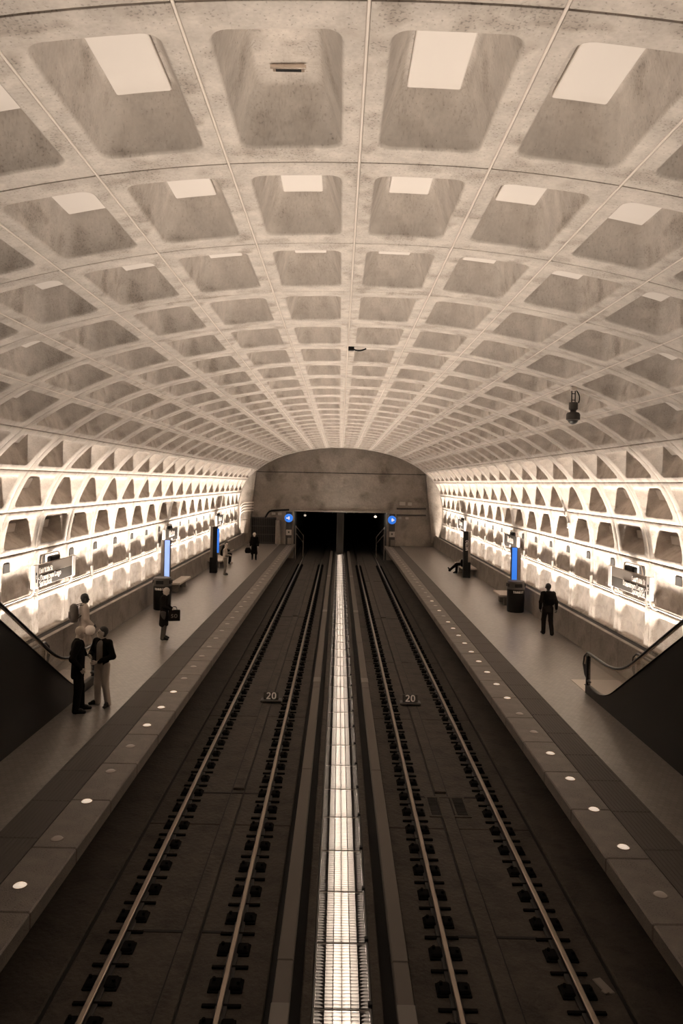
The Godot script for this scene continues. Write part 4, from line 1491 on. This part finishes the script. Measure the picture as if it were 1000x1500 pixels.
	lathe(hb2, [Vector2(0, 0), Vector2(0.16, 0.02), Vector2(0.21, 0.14), Vector2(0.17, 0.3), Vector2(0.1, 0.36), Vector2(0, 0.37)], 14, Vector3.ZERO, true)
	part("sack", hb2, "coat_black", hbg)
	var hh := begin()
	tube(hh, smooth_line([Vector3(-0.08, 0.33, 0), Vector3(0, 0.52, 0), Vector3(0.12, 0.33, 0)], 0.1), 0.012, 6)
	part("handle", hh, "black", hbg)
	# right platform
	person("man in dark clothes walking away along the right parapet", Vector3(6.98, 0, -25.3), 184, 0.985,
		{"ankle_l": Vector3(0.09, 0.09, 0.16), "toe_l": Vector3(0.11, 0.045, 0.32), "knee_l": Vector3(0.1, 0.51, 0.12), "ankle_r": Vector3(-0.09, 0.11, -0.18), "toe_r": Vector3(-0.11, 0.035, -0.03), "knee_r": Vector3(-0.1, 0.5, 0.0), "wrist_r": Vector3(-0.29, 0.9, -0.02), "elbow_r": Vector3(-0.27, 1.14, -0.06), "elbow_l": Vector3(0.27, 1.14, -0.04)},
		{"skin": "skin_dark", "trousers": "coat_dark", "top": "coat_dark", "hair": "hair_dark", "hem": 0.12}, 0.016)
	pack("black backpack on the man walking away on the right platform", Vector3(6.99, 1.26, -25.12), 184, Vector3(0.34, 0.46, 0.2), "coat_black")
	var loll := sit.duplicate()
	loll.merge({"chest": Vector3(0, 0.96, -0.2), "waist": Vector3(0, 0.74, -0.12), "neck": Vector3(0, 1.1, -0.22), "head": Vector3(0, 1.24, -0.15), "shoulder_l": Vector3(0.18, 1.04, -0.2), "shoulder_r": Vector3(-0.18, 1.04, -0.2), "elbow_l": Vector3(0.23, 0.8, -0.12), "elbow_r": Vector3(-0.23, 0.8, -0.12), "wrist_l": Vector3(0.1, 0.76, 0.14), "wrist_r": Vector3(-0.1, 0.76, 0.14),
		"knee_l": Vector3(0.11, 0.53, 0.42), "ankle_l": Vector3(0.1, 0.2, 0.78), "toe_l": Vector3(0.12, 0.33, 0.87), "knee_r": Vector3(-0.11, 0.53, 0.40), "ankle_r": Vector3(-0.1, 0.09, 0.42), "toe_r": Vector3(-0.12, 0.035, 0.58)}, true)
	person("person lounging on the far right bench with one leg stretched out", Vector3(6.98, 0, -42.3), -100, 1.0, loll,
		{"skin": "skin", "trousers": "coat_black", "top": "cloth_mid", "hair": "khaki", "hem": 0.05, "head": Basis(Vector3.RIGHT, 0.3)}, 0.022)
	var lap := thing("black_satchel", "black bag resting beside the person on the far right bench", "bag", Vector3(6.95, 0.46, -41.75))
	var ls := begin()
	box(ls, Vector3(0, 0.2, 0), Vector3(0.5, 0.4, 0.3), 0.05)
	part("sack", ls, "coat_black", lap)
	var lh := begin()
	tube(lh, smooth_line([Vector3(-0.12, 0.39, 0), Vector3(0, 0.52, 0), Vector3(0.12, 0.39, 0)], 0.08), 0.012, 6)
	part("handle", lh, "black", lap)
